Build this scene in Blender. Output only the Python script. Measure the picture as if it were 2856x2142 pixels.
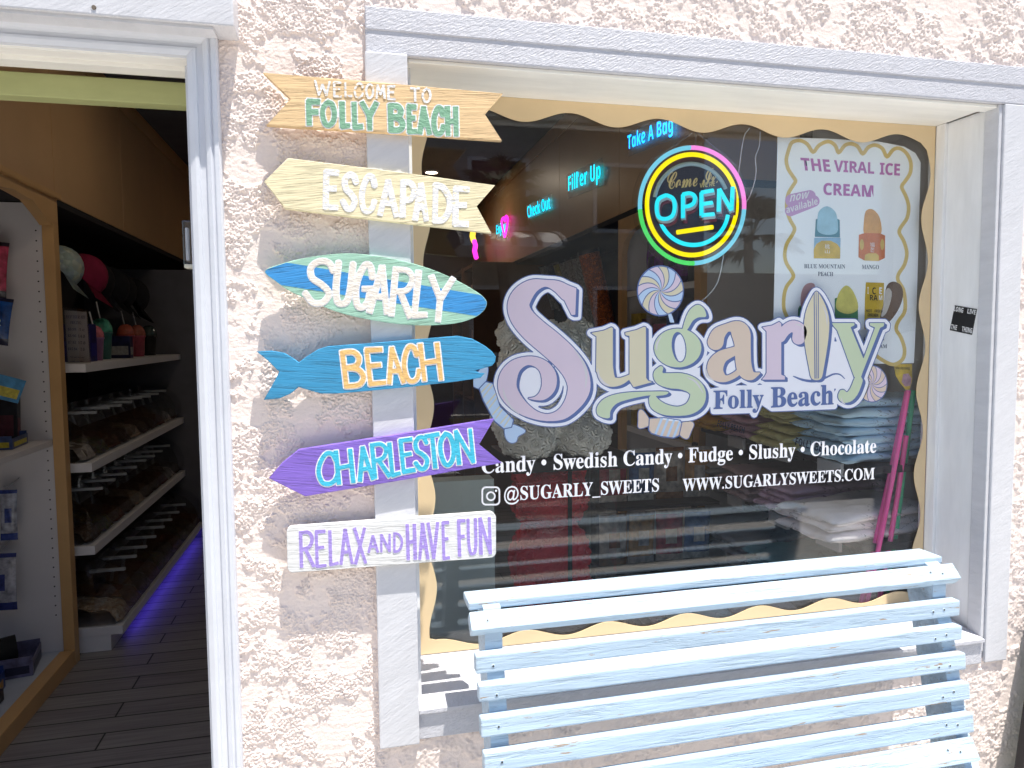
import bpy, bmesh, math, random
import numpy as np
from mathutils import Vector, Matrix
random.seed(7)
for o in list(bpy.data.objects): bpy.data.objects.remove(o)
S = bpy.context.scene
C = S.collection

# ------------------------------------------------------------------ camera
FPX = 2000.0; W0, H0 = 2856.0, 2142.0
YAW, PIT, ROL = 0.22875, -0.06744, -0.00879
CAM = np.array([0.0, -1.5, 1.5])
cy, sy, cp, sp, cr, sr = math.cos(YAW), math.sin(YAW), math.cos(PIT), math.sin(PIT), math.cos(ROL), math.sin(ROL)
c_f = np.array([sy*cp, cy*cp, sp]); _r = np.array([cy, -sy, 0.0]); _u = np.cross(_r, c_f)
c_r = _r*cr + _u*sr; c_u = -_r*sr + _u*cr
cd = bpy.data.cameras.new('camera'); cam = bpy.data.objects.new('camera', cd); C.objects.link(cam)
cd.sensor_fit = 'HORIZONTAL'; cd.sensor_width = 36.0; cd.lens = FPX/W0*36.0; cd.clip_start = 0.02; cd.clip_end = 500
m = Matrix.Identity(4)
for i in range(3):
    m[i][0], m[i][1], m[i][2], m[i][3] = c_r[i], c_u[i], -c_f[i], CAM[i]
cam.matrix_world = m
S.camera = cam

# ------------------------------------------------------------------ light
SUN_DIR = Vector((-0.62, 1.0, -4.25)).normalized()
EXPOSURE = 0.70
w = bpy.data.worlds.new('World'); S.world = w; w.use_nodes = True
nt = w.node_tree; bg = nt.nodes['Background']; sky = nt.nodes.new('ShaderNodeTexSky')
sky.sky_type = 'NISHITA'; sky.sun_disc = False
sky.sun_elevation = math.asin(-SUN_DIR.z)
sky.sun_rotation = math.atan2(-SUN_DIR.x, -SUN_DIR.y)
sky.air_density = 1.0; sky.dust_density = 1.0; sky.ozone_density = 1.0
nt.links.new(sky.outputs[0], bg.inputs[0]); bg.inputs[1].default_value = 0.115
sl = bpy.data.lights.new('sun', 'SUN'); sl.energy = 5.0; sl.angle = math.radians(0.5); sl.color = (1.0, 0.955, 0.88)
so = bpy.data.objects.new('sun', sl); C.objects.link(so)
so.rotation_euler = SUN_DIR.to_track_quat('-Z', 'Y').to_euler(); so.location = (3, -6, 12)
S.view_settings.view_transform = 'Standard'; S.view_settings.look = 'None'
S.view_settings.exposure = EXPOSURE; S.view_settings.gamma = 1.0
S.cycles.use_denoising = True
S.cycles.max_bounces = 10; S.cycles.diffuse_bounces = 5; S.cycles.transparent_max_bounces = 24; S.cycles.glossy_bounces = 4
S.cycles.sample_clamp_indirect = 6.0

# ------------------------------------------------------------------ photo point -> place
K = W0/2212.0                                  # reading scale of the photograph
def ray(px, py):
    return c_f + (px*K-W0/2)/FPX*c_r - (py*K-H0/2)/FPX*c_u
def P(px, py, Y=0.0):
    d = ray(px, py); return CAM + (Y-CAM[1])/d[1]*d
def PX(px, py, X):
    d = ray(px, py); return CAM + (X-CAM[0])/d[0]*d
def PZ(px, py, Z):
    d = ray(px, py); return CAM + (Z-CAM[2])/d[2]*d
def zoom(ox, oy, s):
    return lambda x, y: ((ox+x/s)/K, (oy+y/s)/K)
zA = zoom(0, 0, 2.3042); zB = zoom(0, 720, 2.3042); zC = zoom(0, 1422, 2.3042); zU = zoom(0, 560, 2.9625)
zW = zoom(680, 0, 2.304); zS = zoom(680, 640, 2.513); zH = zoom(680, 1120, 2.513)
zN = zoom(1340, 250, 2.765); zL = zoom(1300, 700, 2.766); zD = zoom(1300, 1200, 2.766)
zM = zoom(1900, 1150, 2.314); zP = zoom(2056, 250, 2.765); zT = zoom(1160, 560, 2.765); zQ = zoom(2350, 560, 2.765)
def mapper(z, Y):                              # reading point -> (X, Z) on the plane at depth Y
    def f(p):
        q = P(*z(p[0], p[1]), Y); return (q[0], q[2])
    return f

# ------------------------------------------------------------------ object helpers
def root(name, label, cat, loc=(0, 0, 0), group=None):
    o = bpy.data.objects.new(name, None); C.objects.link(o); o.location = [float(v) for v in loc]
    o.empty_display_size = 0.05
    o['label'] = label; o['category'] = cat
    if group: o['group'] = group
    return o
def tag(o, label, cat, group=None):
    o['label'] = label; o['category'] = cat
    if group: o['group'] = group
    return o
def wloc(o):
    return o.location.copy() if o.parent is None else wloc(o.parent)+o.matrix_parent_inverse.translation+o.location
def link(name, me, mat, parent=None):
    o = bpy.data.objects.new(name, me); C.objects.link(o)
    if mat is not None:
        for mm in (mat if isinstance(mat, (list, tuple)) else [mat]): me.materials.append(mm)
    if parent is not None:
        o.parent = parent
        t = wloc(parent)
        o.matrix_parent_inverse = Matrix.Translation(-t)
    return o
def bm_obj(name, bm, mat, parent=None, smooth=False):
    me = bpy.data.meshes.new(name); bmesh.ops.recalc_face_normals(bm, faces=bm.faces[:]); bm.to_mesh(me); bm.free()
    if smooth: me.polygons.foreach_set('use_smooth', [True]*len(me.polygons))
    return link(name, me, mat, parent)
def add_box(bm, x0, x1, y0, y1, z0, z1, bev=0.0, mi=0):
    x0, x1 = min(x0, x1), max(x0, x1); y0, y1 = min(y0, y1), max(y0, y1); z0, z1 = min(z0, z1), max(z0, z1)
    b = bmesh.new()
    bmesh.ops.create_cube(b, size=1.0)
    for v in b.verts:
        v.co = Vector(((x0+x1)/2+v.co.x*(x1-x0), (y0+y1)/2+v.co.y*(y1-y0), (z0+z1)/2+v.co.z*(z1-z0)))
    if bev > 0: bmesh.ops.bevel(b, geom=b.edges[:]+b.verts[:], offset=bev, segments=2, affect='EDGES', profile=0.6)
    for f in b.faces: f.material_index = mi
    merge(bm, b)
def merge(bm, b):
    me = bpy.data.meshes.new('tmp'); b.to_mesh(me); b.free(); bm.from_mesh(me); bpy.data.meshes.remove(me)
def box(name, x0, x1, y0, y1, z0, z1, mat, parent=None, bev=0.0015):
    bm = bmesh.new(); add_box(bm, x0, x1, y0, y1, z0, z1, bev); return bm_obj(name, bm, mat, parent)
def prism(bm, prof, axis, a0, a1, mi=0):
    """prof: 2-D outline in the two other axes (in x,y,z order), swept along axis from a0 to a1"""
    def mk(p, a):
        if axis == 0: return (a, p[0], p[1])
        if axis == 1: return (p[0], a, p[1])
        return (p[0], p[1], a)
    A = [bm.verts.new(mk(p, a0)) for p in prof]; B = [bm.verts.new(mk(p, a1)) for p in prof]
    n = len(prof); fs = [bm.faces.new(A), bm.faces.new(B[::-1])]
    for i in range(n): fs.append(bm.faces.new((A[i], B[i], B[(i+1) % n], A[(i+1) % n])))
    for f in fs: f.material_index = mi
def tube(name, pts, r, mat, parent=None, res=3, cyclic=False, smoothpath=False):
    cu = bpy.data.curves.new(name, 'CURVE'); cu.dimensions = '3D'; cu.bevel_depth = r; cu.bevel_resolution = res; cu.use_fill_caps = True
    for pl in (pts if isinstance(pts[0][0], (list, tuple, np.ndarray, Vector)) else [pts]):
        s = cu.splines.new('POLY'); s.points.add(len(pl)-1); s.use_cyclic_u = cyclic
        for i, p in enumerate(pl): s.points[i].co = (float(p[0]), float(p[1]), float(p[2]), 1)
    return curve_obj(name, cu, mat, parent, True)
def curve_mesh(cu):
    o = bpy.data.objects.new('tmpc', cu); me = bpy.data.meshes.new_from_object(o); bpy.data.objects.remove(o); return me
def curve_obj(name, cu, mat, parent, smooth=False):
    me = curve_mesh(cu); bpy.data.curves.remove(cu); me.name = name; me.materials.clear()
    if smooth: me.polygons.foreach_set('use_smooth', [True]*len(me.polygons))
    return link(name, me, mat, parent)
def copy_tree(o, parent=None):
    c = o.copy(); C.objects.link(c)
    if parent is not None:
        c.parent = parent; c.matrix_parent_inverse = o.matrix_parent_inverse.copy()
    for ch in o.children: copy_tree(ch, c)
    return c
def catmull(pts, n=7, closed=False):
    pts = [tuple(p) for p in pts]
    if len(pts) < 3: return pts
    out = []; N = len(pts); rng = range(N) if closed else range(N-1)
    for i in rng:
        p1, p2 = np.array(pts[i]), np.array(pts[(i+1) % N])
        p0 = np.array(pts[i-1]) if (closed or i > 0) else p1
        p3 = np.array(pts[(i+2) % N]) if (closed or i < N-2) else p2
        for k in range(n):
            t = k/n; out.append(tuple(0.5*((2*p1)+(-p0+p2)*t+(2*p0-5*p1+4*p2-p3)*t*t+(-p0+3*p1-3*p2+p3)*t**3)))
    if not closed: out.append(tuple(pts[-1]))
    return out

# ------------------------------------------------------------------ flat shapes: distance fields, outlines, cut sheets
def sd_poly(pts, X, Y):
    pts = np.array(pts, float); d = np.full(X.shape, 1e18); s = np.ones(X.shape)
    n = len(pts); j = n-1
    for i in range(n):
        ex, ey = pts[j]-pts[i]; wx, wy = X-pts[i][0], Y-pts[i][1]
        t = np.clip((wx*ex+wy*ey)/(ex*ex+ey*ey+1e-12), 0, 1)
        d = np.minimum(d, (wx-ex*t)**2+(wy-ey*t)**2)
        c1 = Y >= pts[i][1]; c2 = Y < pts[j][1]; c3 = ex*wy > ey*wx
        flip = (c1 & c2 & c3) | (~c1 & ~c2 & ~c3)
        s = np.where(flip, -s, s); j = i
    return s*np.sqrt(d)
def sd_stroke(pts, X, Y):
    d = np.full(X.shape, 1e9)
    for a, b in zip(pts[:-1], pts[1:]):
        ex, ey = b[0]-a[0], b[1]-a[1]; wx, wy = X-a[0], Y-a[1]
        t = np.clip((wx*ex+wy*ey)/(ex*ex+ey*ey+1e-12), 0, 1)
        d = np.minimum(d, np.hypot(wx-ex*t, wy-ey*t)-(a[2]+(b[2]-a[2])*t))
    return d
def sd(prims, X, Y):
    d = np.full(X.shape, 1e9)
    for pr in prims:
        k = pr[0]
        if k in ('p', '-p'): e = sd_poly(pr[1], X, Y)
        elif k in ('cp', '-cp'): e = sd_poly(catmull(pr[1], 5, True), X, Y)
        elif k in ('s', '-s'): e = sd_stroke(pr[1], X, Y)
        elif k == 'cs': e = sd_stroke(catmull(pr[1], 6), X, Y)
        else:
            _, cx, cyy, rx, ry, ang = pr
            c, s = math.cos(ang), math.sin(ang)
            u, v = (X-cx)*c+(Y-cyy)*s, -(X-cx)*s+(Y-cyy)*c
            q = np.sqrt((u/rx)**2+(v/ry)**2)+1e-9; g = np.sqrt((u/rx**2)**2+(v/ry**2)**2)+1e-9
            e = q*(q-1)/g
        d = np.maximum(d, -e) if k.startswith('-') else np.minimum(d, e)
    return d
def grid(x0, x1, y0, y1, step):
    xs = np.arange(x0, x1+step, step); ys = np.arange(y0, y1+step, step)
    X, Y = np.meshgrid(xs, ys); return xs, ys, X, Y
def contours(F, xs, ys, lev=0.0, tol=0.15):
    F = np.pad(F-lev, 1, constant_values=1.0)
    F = np.where(np.abs(F) < 1e-9, 1e-9, F); ins = F < 0
    st = xs[1]-xs[0]; x0 = xs[0]-st; y0 = ys[0]-st
    c = ins[:-1, :-1]*1+ins[:-1, 1:]*2+ins[1:, 1:]*4+ins[1:, :-1]*8
    I, J = np.nonzero((c > 0) & (c < 15)); nxt = {}; pos = {}
    def ep(i, j, e):
        if e == 0: k = (i, j, 0); a, b = F[i, j], F[i, j+1]
        elif e == 2: k = (i+1, j, 0); a, b = F[i+1, j], F[i+1, j+1]
        elif e == 3: k = (i, j, 1); a, b = F[i, j], F[i+1, j]
        else: k = (i, j+1, 1); a, b = F[i, j+1], F[i+1, j+1]
        if k not in pos:
            t = a/(a-b)
            pos[k] = (x0+(k[1]+(t if k[2] == 0 else 0))*st, y0+(k[0]+(t if k[2] == 1 else 0))*st)
        return k
    T = {1: [(3, 0)], 2: [(0, 1)], 3: [(3, 1)], 4: [(1, 2)], 5: [(3, 2), (1, 0)], 6: [(0, 2)], 7: [(3, 2)], 8: [(2, 3)], 9: [(2, 0)],
         10: [(0, 3), (2, 1)], 11: [(2, 1)], 12: [(1, 3)], 13: [(1, 0)], 14: [(0, 3)]}
    for i, j in zip(I.tolist(), J.tolist()):
        for a, b in T[int(c[i, j])]: nxt[ep(i, j, a)] = ep(i, j, b)
    loops = []
    while nxt:
        k0, k = nxt.popitem(); lp = [pos[k0]]; g = k
        while g != k0 and g in nxt:
            lp.append(pos[g]); g = nxt.pop(g)
        if len(lp) > 5: loops.append(simp(lp, tol*st))
    return loops
def simp(lp, tol):
    out = []; n = len(lp)
    a = np.array(lp); keep = []
    i = 0
    while i < n:
        keep.append(i); k = i+2
        while k < min(n, i+12):
            p, q = a[i], a[k % n]; e = q-p; L = np.hypot(*e)+1e-9
            mid = a[i+1:k]; dd = np.abs((mid[:, 0]-p[0])*e[1]-(mid[:, 1]-p[1])*e[0])/L
            if dd.max() > tol: break
            k += 1
        i = k-1
    return [lp[i] for i in keep]
def sheet(name, loops, yf, yb, mat, parent=None, bevel=0.0, world=None):
    """cut-out sheet: loops of (X,Z) world points, front face at yf, back at yb (even-odd holes)"""
    cu = bpy.data.curves.new(name, 'CURVE'); cu.dimensions = '2D'; cu.fill_mode = 'BOTH'
    t = abs(yb-yf)/2; cu.extrude = max(t-bevel, 1e-5); cu.bevel_depth = bevel; cu.bevel_resolution = 1
    if bevel: cu.offset = -bevel
    for lp in loops:
        if len(lp) < 3: continue
        s = cu.splines.new('POLY'); s.points.add(len(lp)-1); s.use_cyclic_u = True
        a = np.ones((len(lp), 4)); a[:, 2] = 0
        a[:, 0] = [p[0] for p in lp]; a[:, 1] = [p[1] for p in lp]
        s.points.foreach_set('co', a.ravel())
    me = curve_mesh(cu); bpy.data.curves.remove(cu); me.materials.clear(); me.name = name
    n = len(me.vertices); co = np.zeros(n*3); me.vertices.foreach_get('co', co); co = co.reshape(-1, 3)
    yc = (yf+yb)/2
    new = np.stack([co[:, 0], yc-co[:, 2], co[:, 1]], 1) if world is None else world(co)
    me.vertices.foreach_set('co', new.ravel()); me.update()
    if name != 'tmp': return link(name, me, mat, parent)
    return me
MB, MBI, MS, MSB, MSI = {}, {}, {}, {}, {}
def fancy(s, style):
    up, lo = {'serif': (0x1D400, 0x1D41A), 'serifit': (0x1D468, 0x1D482), 'script': (0x1D4D0, 0x1D4EA), 'sans': (0x1D5D4, 0x1D5EE), 'sansit': (0x1D63C, 0x1D656)}[style]
    dg = {'serif': 0x1D7CE, 'serifit': 0x1D7CE, 'sans': 0x1D7EC, 'sansit': 0x1D7EC}.get(style)
    r = ''
    for ch in s:
        if 'A' <= ch <= 'Z': r += chr(up+ord(ch)-65)
        elif 'a' <= ch <= 'z': r += chr(lo+ord(ch)-97)
        elif ch.isdigit() and dg: r += chr(dg+ord(ch)-48)
        else: r += ch
    return r
def text_mesh(s, style=None, offset=0.0, extrude=0.0, res=4):
    cu = bpy.data.curves.new('txt', 'FONT'); cu.body = fancy(s, style) if style else s
    cu.offset = offset; cu.resolution_u = res; cu.extrude = extrude
    me = curve_mesh(cu); bpy.data.curves.remove(cu); me.materials.clear()
    n = len(me.vertices); co = np.zeros(n*3); me.vertices.foreach_get('co', co)
    return me, co.reshape(-1, 3)
def text(name, s, style, fr, mat, parent=None, offset=0.0, shear=0.0):
    """fr(u,v,w): maps u,v in 0..1 over the text's own box (v up) to a world point"""
    me, co = text_mesh(s, style, offset, 0.0)
    lo, hi = co.min(0), co.max(0); d = np.where(hi-lo > 1e-9, hi-lo, 1)
    uvw = (co-lo)/d
    new = np.array([fr(u+shear*(v-0.5), v, 0) for u, v, _ in uvw])
    me.vertices.foreach_set('co', new.ravel()); me.update(); me.name = name
    return link(name, me, mat, parent)
def quad_y(TL, TR, BL, Y):                      # frame on a plane at depth Y from (X,Z) corners
    TL, TR, BL = np.array(TL), np.array(TR), np.array(BL)
    def f(u, v, w_):
        p = BL+(TR-TL)*u+(TL-BL)*v; return (p[0], Y, p[1])
    return f
def quad3(TL, TR, BL):
    TL, TR, BL = np.array(TL, float), np.array(TR, float), np.array(BL, float)
    def f(u, v, w_): return tuple(BL+(TR-TL)*u+(TL-BL)*v)
    return f

# ------------------------------------------------------------------ materials
def rgba(c): return (c[0], c[1], c[2], 1.0)
def N(nt, t, **kw):
    n = nt.nodes.new(t)
    for k, v in kw.items(): setattr(n, k, v)
    return n
def coords(nt, stretch=(1, 1, 1), rot=(0, 0, 0)):
    tc = N(nt, 'ShaderNodeTexCoord'); mp = N(nt, 'ShaderNodeMapping')
    mp.inputs['Scale'].default_value = stretch; mp.inputs['Rotation'].default_value = rot
    if any(rot):
        m0 = N(nt, 'ShaderNodeMapping'); m0.inputs['Rotation'].default_value = rot; mp.inputs['Rotation'].default_value = (0, 0, 0)
        nt.links.new(tc.outputs['Object'], m0.inputs[0]); nt.links.new(m0.outputs[0], mp.inputs[0])
    else: nt.links.new(tc.outputs['Object'], mp.inputs[0])
    return mp.outputs[0]
def noise(nt, vec, scale, detail=4, rough=0.55, dist=0.0):
    n = N(nt, 'ShaderNodeTexNoise'); n.inputs['Scale'].default_value = scale; n.inputs['Detail'].default_value = detail
    n.inputs['Roughness'].default_value = rough; n.inputs['Distortion'].default_value = dist
    nt.links.new(vec, n.inputs['Vector']); return n.outputs['Fac']
def ramp(nt, fac, stops):
    r = N(nt, 'ShaderNodeValToRGB'); e = r.color_ramp.elements
    e[0].position, e[0].color = stops[0][0], stops[0][1]; e[1].position, e[1].color = stops[-1][0], stops[-1][1]
    for p, c in stops[1:-1]:
        x = e.new(p); x.color = c
    nt.links.new(fac, r.inputs[0]); return r.outputs[0]
def mixc(nt, fac, a, b):
    m = N(nt, 'ShaderNodeMix', data_type='RGBA')
    if hasattr(fac, 'name') or hasattr(fac, 'node'): nt.links.new(fac, m.inputs[0])
    else: m.inputs[0].default_value = fac
    for i, v in ((6, a), (7, b)):
        if isinstance(v, tuple): m.inputs[i].default_value = v
        else: nt.links.new(v, m.inputs[i])
    return m.outputs[2]
def mat(name, col, rough=0.6, var=0.12, vscale=6.0, bump=0.0, bscale=120.0, bdist=0.002, stretch=(1, 1, 1), rot=(0, 0, 0), chip=None, chipt=0.68, spec=0.4, metal=0.0, chipscale=30, grain=None, grain_c=0.55):
    m = bpy.data.materials.new(name); m.use_nodes = True; nt = m.node_tree; b = nt.nodes['Principled BSDF']
    v = coords(nt, stretch, rot)
    n1 = noise(nt, v, vscale, 5, 0.6)
    lo = rgba([max(0, c*(1-var)) for c in col]); hi = rgba([min(1, c*(1+var)) for c in col])
    c = ramp(nt, n1, [(0.32, lo), (0.68, hi)])
    if grain:                                    # dark fibres along the stretch direction
        g = noise(nt, v, grain, 6, 0.65, 0.4)
        gm = ramp(nt, g, [(0.30, (0, 0, 0, 1)), (0.47, (1, 1, 1, 1))])
        c = mixc(nt, gm, rgba([x*grain_c for x in col]), c)
    if chip:
        v2 = coords(nt, (1, 1, 1) if stretch == (1, 1, 1) else tuple(0.35*s if s > 3 else s for s in stretch), rot)
        n2 = noise(nt, v2, chipscale, 6, 0.62, 0.3)
        cm = ramp(nt, n2, [(chipt, (0, 0, 0, 1)), (chipt+0.012, (1, 1, 1, 1))])
        c = mixc(nt, cm, c, rgba(chip))
    nt.links.new(c, b.inputs['Base Color'])
    b.inputs['Roughness'].default_value = rough; b.inputs['Specular IOR Level'].default_value = spec; b.inputs['Metallic'].default_value = metal
    if bump > 0:
        n3 = noise(nt, v, bscale, 5, 0.6)
        h = n3
        if grain:
            ad = N(nt, 'ShaderNodeMath', operation='ADD'); nt.links.new(n3, ad.inputs[0]); nt.links.new(gm, ad.inputs[1]); h = ad.outputs[0]
        bp = N(nt, 'ShaderNodeBump'); bp.inputs['Strength'].default_value = bump; bp.inputs['Distance'].default_value = bdist
        nt.links.new(h, bp.inputs['Height']); nt.links.new(bp.outputs[0], b.inputs['Normal'])
    return m
def emit(name, col, strength):
    m = bpy.data.materials.new(name); m.use_nodes = True; nt = m.node_tree; nt.nodes.remove(nt.nodes['Principled BSDF'])
    e = N(nt, 'ShaderNodeEmission'); e.inputs[1].default_value = strength
    n1 = noise(nt, coords(nt), 40, 2)
    nt.links.new(ramp(nt, n1, [(0.3, rgba([c*0.93 for c in col])), (0.7, rgba(col))]), e.inputs[0])
    nt.links.new(e.outputs[0], nt.nodes['Material Output'].inputs[0]); return m
def glass(name, tint=(0.97, 0.98, 0.97), k=1.8, rough=0.0, ior=1.5, bump=0.0):
    m = bpy.data.materials.new(name); m.use_nodes = True; nt = m.node_tree; nt.nodes.remove(nt.nodes['Principled BSDF'])
    t = N(nt, 'ShaderNodeBsdfTransparent'); t.inputs[0].default_value = rgba(tint)
    g = N(nt, 'ShaderNodeBsdfGlossy'); g.inputs['Roughness'].default_value = rough
    lw = N(nt, 'ShaderNodeLayerWeight'); lw.inputs['Blend'].default_value = 0.5
    pw = N(nt, 'ShaderNodeMath', operation='POWER'); pw.inputs[1].default_value = 5.0; nt.links.new(lw.outputs['Facing'], pw.inputs[0])
    mu = N(nt, 'ShaderNodeMath', operation='MULTIPLY_ADD', use_clamp=True); mu.inputs[1].default_value = 0.9; mu.inputs[2].default_value = 0.04*k; nt.links.new(pw.outputs[0], mu.inputs[0])
    if bump > 0:
        bp = N(nt, 'ShaderNodeBump'); bp.inputs['Strength'].default_value = bump; bp.inputs['Distance'].default_value = 0.002
        nt.links.new(noise(nt, coords(nt), 3.0, 2), bp.inputs['Height']); nt.links.new(bp.outputs[0], g.inputs['Normal'])
    mx = N(nt, 'ShaderNodeMixShader'); nt.links.new(mu.outputs[0], mx.inputs[0]); nt.links.new(t.outputs[0], mx.inputs[1]); nt.links.new(g.outputs[0], mx.inputs[2])
    nt.links.new(mx.outputs[0], nt.nodes['Material Output'].inputs[0]); return m
# ------------------------------------------------------------------ height noise (numpy)
_rs = np.random.RandomState(11); _perm = _rs.permutation(512); _ang = _rs.rand(512)*2*np.pi
def gn(x, y):
    xi, yi = np.floor(x).astype(int), np.floor(y).astype(int); xf, yf = x-xi, y-yi
    u, v = xf*xf*xf*(xf*(xf*6-15)+10), yf*yf*yf*(yf*(yf*6-15)+10)
    def g(i, j, dx, dy):
        h = _ang[_perm[(_perm[(xi+i) % 512]+yi+j) % 512]]; return np.cos(h)*dx+np.sin(h)*dy
    a = g(0, 0, xf, yf)*(1-u)+g(1, 0, xf-1, yf)*u; b = g(0, 1, xf, yf-1)*(1-u)+g(1, 1, xf-1, yf-1)*u
    return (a*(1-v)+b*v)*1.5
def fbm(x, y, o=4, g=0.5):
    s = 0; a = 1; t = 0
    for i in range(o):
        s = s+a*gn(x*2**i+17.3*i, y*2**i-9.1*i); t += a; a *= g
    return s/t
def sstep(a, b, x):
    t = np.clip((x-a)/(b-a), 0, 1); return t*t*(3-2*t)

# ------------------------------------------------------------------ palette
m_stucco = mat('pink_stucco', (0.88, 0.755, 0.69), 0.9, 0.04, 5, bump=0.7, bscale=320, bdist=0.0015, spec=0.2)
m_frame = mat('white_frame_paint', (0.63, 0.63, 0.655), 0.42, 0.05, 9, bump=0.55, bscale=45, bdist=0.0022, stretch=(1, 1, 5), rot=(0, 0.6, 0), chip=(0.40, 0.37, 0.33), chipt=0.80, chipscale=60)
m_frameh = mat('white_frame_paint_brushed', (0.58, 0.58, 0.62), 0.40, 0.05, 9, bump=1.0, bscale=42, bdist=0.0030, stretch=(2, 2, 7), rot=(0, 0.5, 0), chip=(0.40, 0.37, 0.33), chipt=0.82, chipscale=60)
m_reveal = mat('white_reveal_paint', (0.88, 0.88, 0.88), 0.5, 0.06, 5, bump=0.35, bscale=14, bdist=0.002, stretch=(6, 6, 1), chip=(0.12, 0.11, 0.10), chipt=0.78, chipscale=90)
m_revealh = mat('cream_soffit_paint', (0.90, 0.88, 0.82), 0.5, 0.05, 5, bump=0.3, bscale=14, bdist=0.002, stretch=(1, 6, 6), chip=(0.2, 0.18, 0.15), chipt=0.80, chipscale=70)
m_casing = mat('grey_casing_paint', (0.66, 0.68, 0.73), 0.45, 0.05, 6, bump=0.35, bscale=60, bdist=0.0015, chip=(0.42, 0.36, 0.30), chipt=0.755, chipscale=14)
m_cream = mat('cream_border_vinyl', (0.78, 0.60, 0.36), 0.5, 0.05, 4)
m_green = mat('pale_green_paint', (0.42, 0.44, 0.20), 0.5, 0.08, 6, bump=0.2, bscale=40, stretch=(1, 3, 3), chip=(0.2, 0.2, 0.12), chipt=0.80, chipscale=60)
m_dark = mat('black_gap', (0.012, 0.011, 0.012), 0.7, 0.2)
m_sidewalk = mat('concrete_pavement', (0.54, 0.52, 0.485), 0.85, 0.10, 3, bump=0.3, bscale=120)
m_asphalt = mat('asphalt', (0.055, 0.055, 0.058), 0.85, 0.2, 6, bump=0.4, bscale=200)
m_glass = glass('window_glass', (0.985, 0.99, 0.985), 1.35, 0.0)

# ------------------------------------------------------------------ ground
def sheet_xy(name, x0, x1, y0, y1, z, mt):
    bm = bmesh.new(); prism(bm, [(x0, y0), (x1, y0), (x1, y1), (x0, y1)], 2, z-0.05, z)
    o = bm_obj(name, bm, mt); o['kind'] = 'structure'; return o
sheet_xy('sidewalk', -30, 30, -3.6, 0.0, 0.0, m_sidewalk)
sheet_xy('road', -60, 60, -11.4, -3.6, -0.12, m_asphalt)
sheet_xy('opposite_sidewalk', -60, 60, -60, -11.4, 0.0, m_sidewalk)

# ------------------------------------------------------------------ stucco wall (built as relief)
WY = 0.010
def stucco_h(x, z):
    a = fbm(x*7.5+3.1+0.5*z, z*6.0+1.7, 3); b = fbm(x*17+z*8, z*15-x*5, 4, 0.62)
    mask = sstep(-0.03, 0.05, a*0.65+b*0.65)
    mask2 = sstep(0.20, 0.30, fbm(x*9-5, z*9+9, 3)+0.40*b)
    mask = np.maximum(mask, mask2)
    pop = 1-np.abs(fbm(x*88, z*88, 3, 0.66))*2.4
    pop = np.clip(pop, 0, 1)**1.3
    fine = fbm(x*215, z*215, 2, 0.65)
    lump = np.clip(fbm(x*34+5, z*34, 3, 0.6)+0.40, 0, 1)
    h = mask*(0.0010+0.0050*lump*pop+0.0028*np.clip(fine+0.1, -0.3, 1))
    sm = 0.0008*fbm(x*4, z*4, 2)+0.00045*gn(x*1.5, z*85+2*gn(x*8, z*8))*(1-mask)+0.0006*fbm(x*60, z*60, 3)*(1-0.5*mask)
    pit = sstep(0.34, 0.40, fbm(x*30+31, z*30-7, 3))*0.005
    spk = sstep(0.30, 0.42, fbm(x*75+11, z*75+3, 2))*0.0035*(1-mask)*sstep(-0.1, 0.15, a)
    gr = 0.0007*fbm(x*110, z*170, 2)*(1-mask)
    return h+sm+spk+gr-0.25*pit*(1-mask)
V, Fc = [], []
def stucco_patch(x0, x1, z0, z1, step, amp=1.0):
    nx, nz = max(2, int(round((x1-x0)/step))+1), max(2, int(round((z1-z0)/step))+1)
    X, Zz = np.meshgrid(np.linspace(x0, x1, nx), np.linspace(z0, z1, nz))
    Y = WY-amp*stucco_h(X, Zz)
    base = sum(len(v) for v in V)
    V.append(np.stack([X.ravel(), Y.ravel(), Zz.ravel()], 1))
    i = np.arange(nx*nz).reshape(nz, nx)
    Fc.append(base+np.stack([i[:-1, :-1].ravel(), i[:-1, 1:].ravel(), i[1:, 1:].ravel(), i[1:, :-1].ravel()], 1))
stucco_patch(-0.226, 0.062, 0.40, 2.42, 0.0014)
stucco_patch(0.062, 2.20, 2.150, 2.42, 0.0024)
stucco_patch(0.062, 1.665, 0.26, 0.642, 0.0028)
stucco_patch(1.665, 1.90, 0.26, 2.150, 0.0028)
stucco_patch(1.90, 2.70, 0.26, 2.150, 0.0045)
stucco_patch(2.20, 2.70, 2.150, 2.42, 0.0045)
for a in ((-0.226, 0.062, 0.0, 0.40), (0.062, 2.20, 0.0, 0.26), (-5.0, -1.255, 0.0, 2.42), (-5.0, 5.0, 2.42, 4.6), (2.70, 5.0, 0.0, 2.42), (2.20, 2.70, 0.0, 0.26), (-1.255, -0.226, 2.082, 2.42)):
    stucco_patch(*a, 0.03)
V = np.concatenate(V); Fc = np.concatenate(Fc)
me = bpy.data.meshes.new('stucco_wall'); me.from_pydata(V.tolist(), [], Fc.tolist())
me.polygons.foreach_set('use_smooth', [True]*len(me.polygons))
shop = root('shop_front', 'pink rough stucco shop front around the open doorway and the wide display window', 'building', (0.0, 0.1, 0.0))
link('stucco_wall', me, m_stucco, shop)
bm = bmesh.new()                                # the masonry behind the stucco, with the door and window openings left free
for a in ((-5, -1.30, 0, 4.6), (-1.30, -0.20, 2.075, 4.6), (-0.262, 0.02, 0, 2.075), (-0.20, 5, 2.12, 4.6), (0.02, 1.66, 0, 0.62), (1.70, 5, 0, 2.12)):
    add_box(bm, a[0], a[1], 0.050, 0.20, a[2], a[3])
bm_obj('masonry', bm, m_stucco, shop)

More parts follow.
